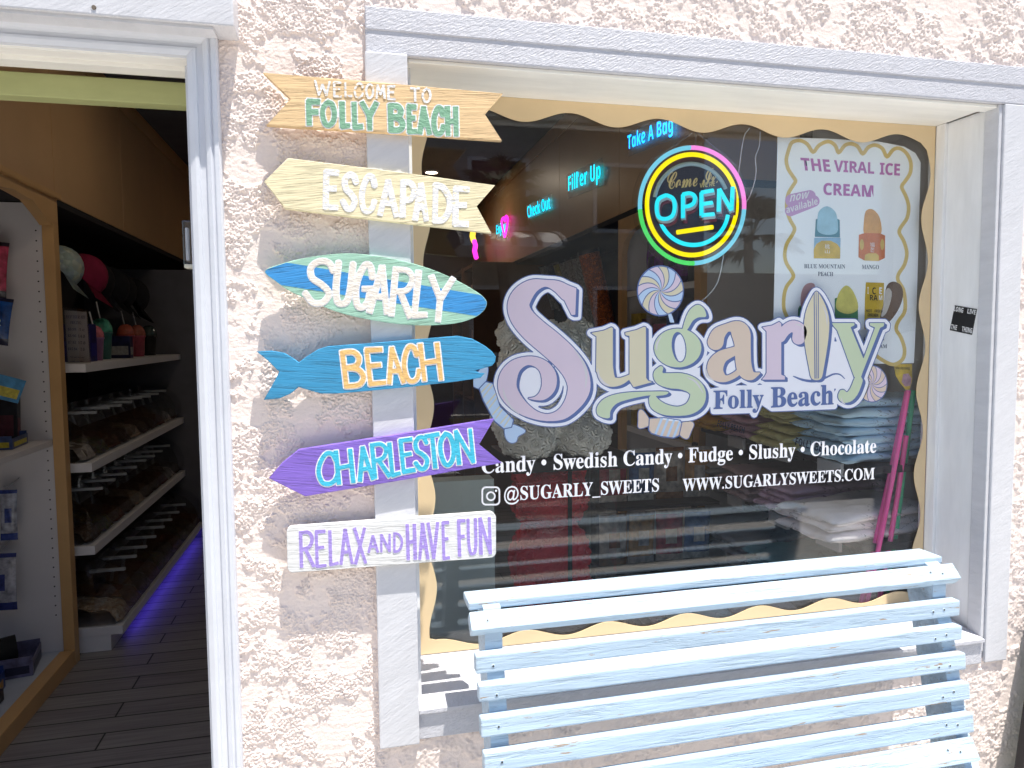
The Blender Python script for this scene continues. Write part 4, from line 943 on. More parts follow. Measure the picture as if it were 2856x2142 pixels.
for nm, a in (('side_wall', (-1.9, -1.82, 0.2, 7.0, 0, 2.95)), ('side_wall', (1.96, 2.04, 1.24, 7.0, 0, 2.95))):
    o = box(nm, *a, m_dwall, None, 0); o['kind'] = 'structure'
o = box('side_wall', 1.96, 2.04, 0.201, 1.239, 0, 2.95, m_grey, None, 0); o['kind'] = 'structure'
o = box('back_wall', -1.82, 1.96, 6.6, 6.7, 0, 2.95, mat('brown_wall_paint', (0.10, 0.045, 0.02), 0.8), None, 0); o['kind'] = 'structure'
m_tan = mat('tan_laminate', (0.56, 0.34, 0.16), 0.38, 0.05, 3, spec=0.5)
m_tan2 = mat('tan_trim', (0.58, 0.34, 0.14), 0.45, 0.06, 5)
m_lam = mat('white_laminate', (0.66, 0.63, 0.63), 0.5, 0.04, 3)
m_lamb = mat('shelf_white', (0.78, 0.76, 0.76), 0.45, 0.04, 3)
def fascia(label, x0, x1, ys_, zb_, zt):
    f = root('panelled_fascia', label, 'wall panelling', ((x0+x1)/2, ys_[0], zb_))
    for a, b in zip(ys_[:-1], ys_[1:]): box('panel', x0, x1, a+0.002, b-0.002, zb_, zt-0.10, m_tan, f, 0.001)
    box('cornice', x0-0.003, x1+0.003, ys_[0], ys_[-1], zt-0.097, zt, m_tan2, f, 0.001)
    box('underside', x0-0.001, x1-0.001, ys_[0], ys_[-1], zb_-0.03, zb_-0.002, m_dark, f, 0.0); return f
sL = PX(*zA(352, 1240), -1.25)[1]; sL2 = PX(*zA(795, 1450), -1.25)[1]
fascia('tan panelled fascia above the candy shelves seen through the doorway', -1.60, -1.25, [0.35, 1.2, sL, sL2, sL2+1.05, 6.55], 2.135, 2.945)
sR = PX(*zN(1070, 330), 1.45)[1]; sR2 = PX(*zN(612, 1100), 1.45)[1]; sR3 = PX(*zN(302, 900), 1.45)[1]
fascia('tan panelled fascia carrying neon words seen through the window', 1.45, 1.90, [1.24, sR, sR2, sR3, 6.55], 2.142, 2.945)
# ceiling downlights
def ceiling_lamp(x, y, label, power):
    cl = root('ceiling_light', label, 'ceiling light', (x, y, 2.95), 'downlights in the dark shop ceiling')
    bm = bmesh.new(); bmesh.ops.create_cone(bm, cap_ends=True, segments=28, radius1=0.05, radius2=0.05, depth=0.004, matrix=Matrix.Translation((x, y, 2.946))); bm_obj('lamp', bm, m_lamp, cl)
    bm = bmesh.new()
    for i in range(28):
        a0, a1 = 2*math.pi*i/28, 2*math.pi*(i+1)/28
        pr = [(0.052, 2.9485), (0.066, 2.9485), (0.064, 2.940), (0.054, 2.940)]
        vs = [[bm.verts.new((x+r_*math.cos(a), y+r_*math.sin(a), z_)) for r_, z_ in pr] for a in (a0, a1)]
        for k in range(4): bm.faces.new((vs[0][k], vs[1][k], vs[1][(k+1) % 4], vs[0][(k+1) % 4]))
    bmesh.ops.remove_doubles(bm, verts=bm.verts, dist=1e-5); bm_obj('trim_ring', bm, m_lamb, cl)
    l = bpy.data.lights.new('downlight', 'AREA'); l.shape = 'DISK'; l.size = 0.1; l.energy = power; l.color = (1.0, 0.84, 0.66)
    lo = bpy.data.objects.new('downlight', l); C.objects.link(lo); lo.location = (0, 0, -0.013); lo.parent = cl
m_lamp = emit('warm_lamp', (1.0, 0.86, 0.66), 12.0)
q = PZ(932, 371, 2.95)
ceiling_lamp(q[0], q[1], 'small round lit downlight in the dark shop ceiling seen beside the ESCAPADE sign', 2.8)
for i, (x, y) in enumerate(((-0.45, 1.0), (-0.45, 2.3))): ceiling_lamp(x, y, 'added ceiling downlight out of view nearer the window', 1.1)  # extra lamps out of view, added to brighten the shop interior

# ------------------------------------------------------------------ neon words on the fascia
m_bk = glass('thin_acrylic', (0.97, 0.97, 0.98), 0.1, 0.6)
def neon_word(label, s, z, corners, e_, X_=1.45, style='sansit', heart=None):
    XF = X_-0.022
    c3 = [PX(*z(*p), XF) for p in corners]
    o = root('neon_word', label, 'neon sign', (XF, c3[0][1], c3[0][2]), 'neon words along the shop fascia')
    text('tube_lettering', s, style, quad3(*c3), e_, o, -0.004)
    bk = [PX(*z(p[0], p[1]), X_-0.012) for p in corners]
    dy, dz = bk[1]-bk[0], bk[2]-bk[0]
    bm = bmesh.new(); pts = [bk[0]-dy*0.04-dz*0.08, bk[0]+dy*1.06-dz*0.08, bk[0]+dy*1.06+dz*1.12, bk[0]-dy*0.04+dz*1.12]
    prism(bm, [(p[1], p[2]) for p in pts], 0, X_-0.010, X_-0.006); bm_obj('acrylic_backing', bm, m_bk, o)
    return o
e_bl = emit('blue_neon', (0.01, 0.30, 1.0), 2.6); e_cy2 = emit('bright_cyan_neon', (0.0, 0.62, 0.95), 1.6); e_mg = emit('magenta_neon', (1.0, 0.03, 0.55), 1.4); e_y2 = emit('amber_neon', (1.0, 0.62, 0.05), 1.2)
neon_word('blue neon words Take A Bag, partly behind the scalloped border', 'Take A Bag', zN, [(1132, 350), (1480, 190), (1145, 492)], e_bl)
neon_word("cyan neon words Fill'er Up, between Check Out and Take A Bag", "Fill'er Up", zN, [(668, 668), (918, 548), (680, 820)], e_cy2)
neon_word('small cyan neon words Check Out, above the white roof reflection', 'Check Out', zN, [(356, 900), (532, 815), (366, 990)], e_cy2)
ew = neon_word('smallest neon word Enjoy in cyan beside a magenta heart', 'Enjoy', zN, [(116, 1045), (190, 1010), (124, 1140)], e_cy2)
tube('heart', [PX(*zN(x, y), 1.42) for x, y in catmull([(186, 1138), (172, 1070), (164, 1010), (180, 985), (188, 1015), (196, 975), (210, 990), (206, 1050), (188, 1138)], 5)], 0.010, e_mg, ew, 2)
ns = root('neon_squiggle', 'tiny yellow and magenta neon squiggle far back left of Enjoy', 'neon sign', tuple(PX(*zT(445, 340), 1.3)))
tube('amber_tube', [PX(*zT(x, y), 1.3) for x, y in ((440, 245), (436, 275), (446, 310))], 0.03, e_y2, ns, 2)
tube('magenta_tube', [PX(*zT(x, y), 1.3) for x, y in ((450, 312), (460, 345), (452, 385), (465, 438))], 0.025, e_mg, ns, 2)

# ------------------------------------------------------------------ left: arched shelf unit by the doorway
un = root('arched_shelf_unit', 'white laminate shelf unit with tan arched trim just inside the doorway', 'shelf unit', (-1.42, 1.4, 0.0))
YF = 2.09
bm = bmesh.new(); add_box(bm, -1.80, -1.285, YF, YF+0.035, 0.0, 2.10, 0.001)
for k in range(40):                             # row of shelf pin holes near the front edge
    z_ = 1.98-k*0.0445
    if abs(z_-1.04) < 0.03: continue
    b = bmesh.new(); bmesh.ops.create_cone(b, cap_ends=True, segments=8, radius1=0.0036, radius2=0.0036, depth=0.001, matrix=Matrix.Translation((-1.312, YF-0.0006, z_))@Matrix.Rotation(math.pi/2, 4, 'X'))
    for f in b.faces: f.material_index = 1
    merge(bm, b)
bm_obj('side_panel', bm, [m_lam, m_dark], un)
bm = bmesh.new(); add_box(bm, -1.285, -1.238, YF-0.012, YF+0.045, 0.0, 2.02, 0.002); bm_obj('edge_trim', bm, m_tan2, un)
# arched header: board on the face of the unit with a wave cut in its lower edge
pr = [(0.25, 2.125), (YF+0.045, 2.125), (YF+0.045, 2.0205), (YF-0.013, 2.0205), (YF-0.03, 2.0), (YF-0.10, 2.03), (YF-0.22, 2.075), (YF-0.40, 2.085), (YF-0.6, 2.06), (YF-0.9, 2.05), (YF-1.3, 2.075), (0.25, 2.05)]
bm = bmesh.new(); prism(bm, pr, 0, -1.285, -1.2385); bm_obj('arched_header', bm, m_tan2, un)
box('crown_moulding', -1.80, -1.222, 0.25, YF+0.06, 2.1255, 2.150, m_tan2, un, 0.006)
box('shelf', -1.80, -1.286, 0.25, YF-0.001, 1.025, 1.05, m_lam, un, 0.002)
box('base_shelf', -1.80, -1.300, 0.25, YF-0.001, 0.03, 0.075, mat('pale_blue_laminate', (0.46, 0.50, 0.56), 0.5, 0.05), un, 0.002)
box('base_trim', -1.299, -1.24, 0.25, YF-0.013, 0.006, 0.078, m_tan2, un, 0.003)
box('back_panel', -1.82, -1.801, 0.25, YF, 0.0, 2.10, m_lam, un, 0.0)
# goods in that unit
def bag(name, label, cat, c, wd, ht, th, col, col2, tilt=0.0, yaw=0.0, words=None, wc=None, group=None):
    """a soft sealed pouch: bulged sheet with crimped ends"""
    o = root(name, label, cat, c, group); n = 14; bm = bmesh.new(); vs = {}
    rn = random.Random(hash(label) % 1000 if False else len(label))
    for s_ in (-1, 1):
        for i in range(n+1):
            for j in range(n+1):
                u, v = i/n*2-1, j/n*2-1
                b_ = max(0, (1-u**4))*max(0, (1-abs(v)**3))*(1+0.10*math.sin(9*u+5*v))
                vs[s_, i, j] = bm.verts.new((u*wd/2*(1-0.05*(1-v*v)), s_*(th/2*b_+0.0008), v*ht/2))
        for i in range(n):
            for j in range(n):
                f = [vs[s_, i, j], vs[s_, i+1, j], vs[s_, i+1, j+1], vs[s_, i, j+1]]
                q_ = bm.faces.new(f if s_ < 0 else f[::-1]); q_.material_index = 1 if (j < 2 or j >= n-1 or (abs(i-n/2+0.5) < 3 and 4 < j < 9)) else 0
    R = Matrix.Translation(c)@Matrix.Rotation(yaw, 4, 'Z')@Matrix.Rotation(tilt, 4, 'Y')
    bmesh.ops.transform(bm, matrix=R, verts=bm.verts)
    bm_obj('pouch', bm, [mat('pouch_print', col, 0.25, 0.5, 28), mat('pouch_print_accent', col2, 0.25, 0.4, 40)], o, True)
    if words:
        M4 = R@Matrix.Translation((0, -th/2-0.004, -ht*0.02))
        k = wd*0.62
        f = lambda u, v, w_: tuple(M4@Vector((-k/2+k*u, 0, -k*0.16+k*0.32*v)))
        text('lettering', words, 'sans', f, m_wi, o)
    return o
bag('candy_bag', 'shiny pink and dark candy bag hanging at the top of the arched unit', 'candy bag', (-1.47, 1.98, 1.80), 0.17, 0.24, 0.05, (0.42, 0.05, 0.10), (0.04, 0.03, 0.04), 0.1)
bag('candy_bag', 'blue candy bag hanging tilted below the pink bag', 'candy bag', (-1.455, 1.97, 1.585), 0.15, 0.20, 0.035, (0.01, 0.06, 0.24), (0.02, 0.02, 0.05), 0.16, 0, 'SOUR')
def carton(name, label, c, sx_, sy_, sz_, col, col2, yaw=0.0, tilt=0.0, words=None, cat='box', group=None, opened=False, roll=0.0):
    o = root(name, label, cat, c, group)
    R = Matrix.Translation(c)@Matrix.Rotation(yaw, 4, 'Z')@Matrix.Rotation(tilt, 4, 'Y')@Matrix.Rotation(roll, 4, 'X')
    bm = bmesh.new()
    if opened:
        t = 0.003
        for a in ((-sx_/2, sx_/2, -sy_/2, sy_/2, 0, t), (-sx_/2, -sx_/2+t, -sy_/2, sy_/2, t, sz_*1.25), (sx_/2-t, sx_/2, -sy_/2, sy_/2, t, sz_*0.8), (-sx_/2+t, sx_/2-t, -sy_/2, -sy_/2+t, t, sz_), (-sx_/2+t, sx_/2-t, sy_/2-t, sy_/2, t, sz_)): add_box(bm, *a)
    else: add_box(bm, -sx_/2, sx_/2, -sy_/2, sy_/2, 0, sz_, 0.002)
    bmesh.ops.transform(bm, matrix=R, verts=bm.verts); bm_obj('carton', bm, mat('printed_card', col, 0.4, 0.45, 22), o)
    bm = bmesh.new()
    add_box(bm, -sx_*0.42, sx_*0.42, -sy_/2-0.0012, -sy_/2-0.0004, sz_*0.15, sz_*0.55); add_box(bm, sx_/2+0.0004, sx_/2+0.0012, -sy_*0.4, sy_*0.4, sz_*0.15, sz_*0.5)
    bmesh.ops.transform(bm, matrix=R, verts=bm.verts); bm_obj('printed_band', bm, mat('printed_band', col2, 0.4, 0.3, 60), o)
    if words:
        f = lambda u, v, w_: tuple(R@Vector((-sx_*0.4+sx_*0.8*u, -sy_/2-0.0018, sz_*0.6+sz_*0.25*v)))
        text('lettering', words, 'sans', f, m_wi, o)
    return o
carton('candy_box', 'blue and yellow cardboard candy box tipped on the arched unit shelf', (-1.43, 1.93, 1.255), 0.13, 0.14, 0.10, (0.05, 0.22, 0.42), (0.52, 0.44, 0.05), 0.5, 0.35)
carton('candy_box', 'upright black packaged toy leaning on the arched unit shelf', (-1.47, 1.99, 1.051), 0.17, 0.04, 0.225, (0.012, 0.012, 0.016), (0.10, 0.02, 0.03), 0.05, 0.0, None, 'package', None, False, -0.12)
carton('candy_box', 'clear and grey slanted toy package in front of the black package', (-1.46, 1.86, 1.056), 0.05, 0.03, 0.20, (0.16, 0.14, 0.17), (0.30, 0.28, 0.30), 0.2, -0.55, None, 'package')
carton('candy_tray', 'open blue cardboard tray on the middle shelf of the arched unit', (-1.42, 1.90, 1.0515), 0.15, 0.20, 0.055, (0.04, 0.07, 0.18), (0.5, 0.42, 0.04), 0.1, 0, None, 'box', None, True)
hk = []
for i, (x_, y_, z_, lab, c1, c2) in enumerate(((-1.60, 1.93, 0.74, 'small teal blister pack hanging leftmost under the shelf', (0.02, 0.20, 0.18), (0.2, 0.2, 0.2)), (-1.52, 1.95, 0.735, 'small mauve blister pack hanging second under the shelf', (0.16, 0.10, 0.16), (0.3, 0.3, 0.32)), (-1.43, 1.97, 0.745, 'small white and blue blister pack hanging nearest the tan trim', (0.32, 0.33, 0.38), (0.03, 0.05, 0.2)))):
    bag('blister_pack', lab, 'blister pack', (x_, y_, z_), 0.065, 0.22, 0.02, c1, c2, 0.03, 0.1)
bag('blister_pack', 'large white and navy blister pack hanging low in the arched unit', 'blister pack', (-1.475, 1.95, 0.46), 0.14, 0.25, 0.025, (0.30, 0.30, 0.34), (0.03, 0.04, 0.16), 0.03, 0.0)
m_hook = mat('steel_hook', (0.5, 0.5, 0.52), 0.3, metal=0.9)
for i, (x_, z_) in enumerate(((-1.60, 0.86), (-1.52, 0.855), (-1.43, 0.865), (-1.475, 0.59), (-1.47, 1.94), (-1.455, 1.70))):
    tube('peg_hook', [(x_, YF-0.002, z_+0.02), (x_, YF-0.12, z_), (x_, YF-0.15, z_+0.012)], 0.0028, m_hook, un, 1)
carton('candy_box', 'open dark blue toy box lying nearest on the base shelf', (-1.50, 1.60, 0.0765), 0.26, 0.30, 0.09, (0.02, 0.05, 0.20), (0.42, 0.22, 0.03), 0.15, 0, None, 'box', None, True)
carton('candy_box', 'open white and black patterned box at the end of the base shelf', (-1.42, 1.93, 0.0765), 0.16, 0.20, 0.085, (0.13, 0.12, 0.20), (0.02, 0.02, 0.05), 0.2, 0, None, 'box', None, True)
bm = bmesh.new()
rn = random.Random(3)
for i in range(10): add_box(bm, -1.58+0.02*i, -1.55+0.02*i+rn.random()*0.03, 1.50+rn.random()*0.1, 1.62+rn.random()*0.1, 0.082, 0.12+rn.random()*0.04, 0.002)
tag(bm_obj('toy_packets', bm, mat('dark_packets', (0.03, 0.025, 0.03), 0.5, 0.6, 30)), 'dark packets standing in the dark blue toy box', 'packets')
tag(tube('soft_toy', [(-1.66, 1.75, 0.22), (-1.58, 1.80, 0.20), (-1.48, 1.86, 0.185), (-1.40, 1.90, 0.19)], 0.05, mat('black_plush', (0.012, 0.012, 0.013), 0.9)), 'black plush toy lying across the boxes on the base shelf', 'soft toy')

# ------------------------------------------------------------------ left: pick and mix candy wall
cw = root('candy_shelving', 'white shelving stepping down along the left wall with purple light under it', 'shelf unit', (-1.4, 3.2, 0.0))
Y0, Y1 = 2.205, 4.20
for nm, xr, z0, z1 in (('shelf', -1.178, 1.346, 1.386), ('shelf', -1.172, 0.876, 0.918), ('shelf', -1.176, 0.480, 0.523), ('shelf', -1.071, 0.084, 0.126)):
    box(nm, -1.80, xr, Y0, Y1, z0, z1, m_lamb, cw, 0.002)
box('plinth', -1.80, -1.127, Y0+0.005, Y1, 0.006, 0.0835, m_lamb, cw, 0.001)
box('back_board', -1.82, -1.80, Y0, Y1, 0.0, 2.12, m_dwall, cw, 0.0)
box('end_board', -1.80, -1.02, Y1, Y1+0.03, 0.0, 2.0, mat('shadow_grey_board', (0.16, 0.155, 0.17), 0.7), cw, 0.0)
box('light_strip', -1.122, -1.110, Y0+0.25, Y1, 0.062, 0.072, emit('violet_led', (0.10, 0.06, 1.0), 2.2), cw, 0.0)
m_bin = glass('bin_acrylic', (0.88, 0.89, 0.90), 2.6, 0.04)
def candy_mat(name, cols, sc):
    m = bpy.data.materials.new(name); m.use_nodes = True; nt = m.node_tree; b = nt.nodes['Principled BSDF']
    vo = N(nt, 'ShaderNodeTexVoronoi'); vo.inputs['Scale'].default_value = sc; nt.links.new(coords(nt), vo.inputs['Vector'])
    sp = N(nt, 'ShaderNodeSeparateColor'); nt.links.new(vo.outputs['Color'], sp.inputs[0])
    st = [(i/max(1, len(cols)-1), rgba(c)) for i, c in enumerate(cols)]
    nt.links.new(ramp(nt, sp.outputs[0], st), b.inputs['Base Color']); b.inputs['Roughness'].default_value = 0.4
    bp = N(nt, 'ShaderNodeBump'); bp.inputs['Strength'].default_value = 0.9; bp.inputs['Distance'].default_value = 0.012; bp.invert = True
    nt.links.new(vo.outputs['Distance'], bp.inputs['Height']); nt.links.new(bp.outputs[0], b.inputs['Normal']); return m
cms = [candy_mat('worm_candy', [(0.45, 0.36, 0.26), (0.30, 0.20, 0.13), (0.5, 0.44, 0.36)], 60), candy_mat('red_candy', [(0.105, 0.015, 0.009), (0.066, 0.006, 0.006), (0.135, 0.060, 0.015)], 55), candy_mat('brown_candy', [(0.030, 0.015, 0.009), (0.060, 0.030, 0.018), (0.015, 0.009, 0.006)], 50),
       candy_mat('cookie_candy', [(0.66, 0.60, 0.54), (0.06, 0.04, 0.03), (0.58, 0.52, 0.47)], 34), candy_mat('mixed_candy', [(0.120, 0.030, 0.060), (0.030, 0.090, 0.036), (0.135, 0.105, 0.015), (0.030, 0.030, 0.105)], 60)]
def bin_thing(pxz, y0, wd, label, cm, fill):
    o = root('candy_bin', label, 'candy bin', (-1.4, y0+wd/2, pxz[0][1]), 'clear candy bins on the stepped shelves')
    bm = bmesh.new(); A = [bm.verts.new((p[0], y0+0.004, p[1])) for p in pxz]; B = [bm.verts.new((p[0], y0+wd-0.004, p[1])) for p in pxz]
    n = len(pxz); bm.faces.new(A); bm.faces.new(B[::-1])
    for i in range(n): bm.faces.new((A[i], A[(i+1) % n], B[(i+1) % n], B[i]))
    bm_obj('clear_body', bm, m_bin, o)
    xb = min(p[0] for p in pxz)+0.01; z0 = pxz[0][1]+0.006; xf = max(p[0] for p in pxz)-0.02
    bm = bmesh.new(); nx, ny = 14, 10
    g = [[bm.verts.new((xb+(xf-xb)*i/nx-0.02*(j in (0, ny)), y0+0.012+(wd-0.024)*j/ny, z0+(0.004 if i in (0, nx) else fill*(0.9+0.1*math.sin(i*1.7+j*2.1))*(1-0.45*(i/nx)**2)))) for j in range(ny+1)] for i in range(nx+1)]
    for i in range(nx):
        for j in range(ny): bm.faces.new((g[i][j], g[i+1][j], g[i+1][j+1], g[i][j+1]))
    bm_obj('candy_fill', bm, cm, o, True); return o
def scoop_thing(x, y, z, label):
    o = root('candy_scoop', label, 'scoop', (x, y, z), 'white scoops in the candy bins')
    bm = bmesh.new(); pts = [(-0.03, 0.012), (0.0, 0.016), (0.03, 0.011), (0.09, 0.009), (0.12, 0.012), (0.128, 0.006)]
    prism(bm, [(x+p[0], y+p[1]) for p in pts]+[(x+p[0], y-p[1]) for p in pts[::-1]], 2, z-0.006, z+0.006); bm_obj('handle', bm, mat('white_plastic', (0.36, 0.37, 0.38), 0.35), o)
    bm = bmesh.new(); add_box(bm, x-0.045, x-0.03, y-0.022, y+0.022, z-0.035, z+0.035, 0.006); add_box(bm, x-0.12, x-0.046, y-0.03, y+0.03, z-0.04, z-0.03, 0.004); bm_obj('cup', bm, m_bin, o); return o
rows = [([(-1.50, 0.128), (-1.11, 0.128), (-1.065, 0.16), (-1.062, 0.22), (-1.085, 0.29), (-1.14, 0.355), (-1.23, 0.40), (-1.50, 0.41)], 'bottom', 0.10, (-1.215, 0.345)),
        ([(-1.60, 0.525), (-1.24, 0.525), (-1.185, 0.56), (-1.18, 0.62), (-1.21, 0.70), (-1.28, 0.76), (-1.36, 0.79), (-1.60, 0.80)], 'middle', 0.09, (-1.30, 0.755)),
        ([(-1.62, 0.920), (-1.25, 0.920), (-1.19, 0.955), (-1.185, 1.02), (-1.22, 1.09), (-1.30, 1.15), (-1.38, 1.175), (-1.62, 1.18)], 'top', 0.10, (-1.31, 1.13))]
WD = 0.199
for prf, nm, fill, sc in rows:
    first = {}
    for k in range(10):
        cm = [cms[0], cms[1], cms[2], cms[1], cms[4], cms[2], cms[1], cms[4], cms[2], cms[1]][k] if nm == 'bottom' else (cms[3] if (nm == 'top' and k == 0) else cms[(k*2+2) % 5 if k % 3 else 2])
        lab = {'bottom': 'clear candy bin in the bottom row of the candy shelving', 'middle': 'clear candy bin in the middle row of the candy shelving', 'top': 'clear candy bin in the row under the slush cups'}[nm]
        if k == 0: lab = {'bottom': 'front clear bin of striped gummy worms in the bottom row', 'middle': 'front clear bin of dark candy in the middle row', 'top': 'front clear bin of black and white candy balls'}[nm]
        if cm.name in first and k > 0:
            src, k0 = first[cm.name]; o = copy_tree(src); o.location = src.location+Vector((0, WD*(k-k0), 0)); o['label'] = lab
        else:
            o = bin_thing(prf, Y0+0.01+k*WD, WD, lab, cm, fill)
            first[cm.name] = (o, k)
        slab = {'bottom': 'white scoop with its handle out over the bottom row of bins', 'middle': 'white scoop with its handle out over the middle row of bins', 'top': 'white scoop hung at the row of bins under the slush cups'}[nm]
        if k == 0:
            s0 = scoop_thing(sc[0], Y0+0.14, sc[1]+0.015, slab)
        elif k < 8: s_ = copy_tree(s0); s_.location = s0.location+Vector((0, WD*k, 0.004*math.sin(k*2)))
# price card, slush cups and boxes on the upper shelf
pc = root('price_card', 'white price card PICK YOUR MIX PRICING in a clear stand on the upper shelf', 'price sign', (-1.24, 2.30, 1.387))
PYc = 2.30; mU = mapper(zU, PYc)
TL, TR, BL_ = mU((532, 905)), mU((714, 918)), mU((543, 1345))
TL, TR, BL_, BR_ = (TL[0], TL[1]), (TR[0], TR[1]), (TL[0]+0.004, 1.390), (TR[0]+0.004, 1.390)
sheet('card', [[TL, TR, BR_, BL_]], PYc, PYc+0.001, mat('card_white', (0.50, 0.44, 0.43), 0.6, 0.04), pc)
sheet('clear_stand', [[(TL[0]-0.006, TL[1]+0.014), (TR[0]+0.006, TR[1]+0.012), (BR_[0]+0.006, 1.3865), (BL_[0]-0.006, 1.3865)]], PYc-0.003, PYc-0.001, m_bin, pc)
for s, y0_, y1_, x0_, x1_ in (('PICK YOUR MIX', 945, 972, 542, 708), ('PRICING:', 992, 1018, 578, 674), ('$0.99', 1048, 1074, 560, 630), ('1 oz', 1050, 1076, 656, 700), ('$3.96', 1102, 1128, 560, 630), ('1/4 lb', 1104, 1130, 644, 704), ('$7.92', 1156, 1182, 562, 630), ('1/2 lb', 1158, 1184, 646, 706), ('$15.84', 1210, 1236, 562, 640), ('1 lb', 1212, 1238, 664, 702), ('Pick and mix any', 1284, 1300, 576, 696), ('candy you like!', 1318, 1334, 582, 692)):
    text('lettering', s, 'serifit', quad_y(mU((x0_, y0_)), mU((x1_, y0_+3)), mU((x0_, y1_)), PYc-0.0006), m_navyi, pc, 0.006)
def cup(label, x, y, col, lid, straw=True, sc=1.0):
    o = root('slush_cup', label, 'drink cup', (x, y, 1.387))
    def lathe(name, prof, m_):
        bm = bmesh.new(); n = 18; rs = [[bm.verts.new((x+r_*sc*math.cos(2*math.pi*i/n), y+r_*sc*math.sin(2*math.pi*i/n), 1.387+z_*sc)) for i in range(n)] for r_, z_ in prof]
        for a, b in zip(rs[:-1], rs[1:]):
            for i in range(n): bm.faces.new((a[i], a[(i+1) % n], b[(i+1) % n], b[i]))
        bm.faces.new(rs[0][::-1]); bm.faces.new(rs[-1]); return bm_obj(name, bm, m_, o, True)
    lathe('cup', [(0.034, 0), (0.042, 0.11), (0.046, 0.115), (0.046, 0.122)], mat('cup_plastic', col, 0.3, 0.25, 20))
    lathe('dome', [(0.046, 0.1225), (0.046, 0.13), (0.043, 0.15), (0.032, 0.172), (0.018, 0.183), (0.008, 0.185)], mat('dome_slush', lid, 0.15, 0.3, 40))
    if straw: tube('straw', [(x, y, 1.387+0.16*sc), (x-0.02, y, 1.387+0.26*sc)], 0.004, m_lamb, o, 1)
    return o
cup('lilac and pink slush cup nearest the price card on the upper shelf', -1.30, 2.75, (0.36, 0.16, 0.34), (0.62, 0.18, 0.22)); cup('green topped slush cup with a straw on the upper shelf', -1.34, 3.0, (0.05, 0.20, 0.18), (0.10, 0.42, 0.28), True, 1.25)
cup('first red topped slush cup on the upper shelf', -1.31, 3.35, (0.40, 0.06, 0.10), (0.45, 0.10, 0.06), True, 1.1); cup('second red topped slush cup further along the upper shelf', -1.31, 3.6, (0.45, 0.08, 0.12), (0.40, 0.12, 0.08), True, 1.1); cup('dark domed slush cup at the far end of the upper shelf', -1.30, 3.85, (0.02, 0.02, 0.02), (0.06, 0.08, 0.07), False, 1.1)
carton('candy_box', 'dark blue box standing beside the price card', (-1.32, 2.55, 1.387), 0.15, 0.10, 0.19, (0.01, 0.012, 0.11), (0.02, 0.02, 0.2), 0, 0)
carton('candy_box', 'dark green box behind the price card', (-1.42, 2.38, 1.387), 0.14, 0.05, 0.20, (0.01, 0.06, 0.015), (0.02, 0.1, 0.03), 0, 0)
carton('candy_box', 'navy box with a white triangle between the slush cups', (-1.30, 3.18, 1.387), 0.13, 0.06, 0.13, (0.012, 0.014, 0.06), (0.3, 0.3, 0.3), 0, 0)
# caps hanging over the shelf
def cap(label, c, col, yaw, sc=1.0, check=None):
    o = root('cap', label, 'cap', c, 'caps hanging over the candy shelves'); m_ = check or mat('cap_cloth', col, 0.85, 0.15, 30, bump=0.3, bscale=300)
    R = Matrix.Translation(c)@Matrix.Rotation(yaw, 4, 'Z')@Matrix.Rotation(0.8, 4, 'Y')@Matrix.Scale(sc, 4)
    bm = bmesh.new(); bmesh.ops.create_uvsphere(bm, u_segments=20, v_segments=12, radius=0.09)
    bmesh.ops.delete(bm, geom=[v for v in bm.verts if v.co.z < -0.012], context='VERTS')
    for v in bm.verts: v.co.z *= 1.15; v.co.x *= 1.08
    bmesh.ops.transform(bm, matrix=R, verts=bm.verts); bm_obj('crown', bm, m_, o, True)
    bm = bmesh.new(); n = 14; top, bot = [], []
    ring = []
    for i in range(n+1):
        a = -1.2+2.4*i/n; ring.append(((0.095*math.cos(a), 0.088*math.sin(a), 0.0), (0.175*math.cos(a*0.75), 0.085*math.sin(a*0.95), -0.012-0.02*(a*a)*0.4)))
    vv = [[bm.verts.new(p) for p in r_] for r_ in ring]
    for i in range(n): bm.faces.new((vv[i][0], vv[i+1][0], vv[i+1][1], vv[i][1]))
    bmesh.ops.solidify(bm, geom=bm.faces[:], thickness=0.003)
    bmesh.ops.transform(bm, matrix=R, verts=bm.verts); bm_obj('peak', bm, m_, o, True); return o
chk = candy_mat('pale_plaid_cloth', [(0.40, 0.50, 0.44), (0.30, 0.38, 0.42), (0.48, 0.52, 0.40)], 30)
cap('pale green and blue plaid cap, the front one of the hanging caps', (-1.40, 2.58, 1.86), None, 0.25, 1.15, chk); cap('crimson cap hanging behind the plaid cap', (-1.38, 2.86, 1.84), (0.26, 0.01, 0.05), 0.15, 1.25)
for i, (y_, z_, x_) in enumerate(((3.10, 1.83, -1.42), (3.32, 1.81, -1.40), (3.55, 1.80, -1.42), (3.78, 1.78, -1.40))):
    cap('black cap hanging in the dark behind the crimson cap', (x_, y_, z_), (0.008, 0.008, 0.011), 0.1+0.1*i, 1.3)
# small clear holder on the inner side of the doorway
dv = root('clear_sensor', 'small clear plastic casing fixed to the inner edge of the door frame', 'door sensor', (-0.31, 0.12, 1.65))
a, b = P(*zU(1513, 168), 0.12), P(*zU(1600, 545), 0.12)
box('clear_case', a[0], -0.287, 0.105, 0.135, b[2], a[2], m_bin, dv, 0.003); box('white_insert', a[0]+0.004, a[0]+0.010, 0.112, 0.128, b[2]+0.012, a[2]-0.014, mat('insert_white', (0.6, 0.62, 0.66), 0.4), dv, 0.002)
box('base', a[0]+0.001, -0.287, 0.107, 0.133, b[2]-0.004, b[2]+0.004, mat('cream_plastic', (0.6, 0.58, 0.48), 0.4), dv, 0.002)

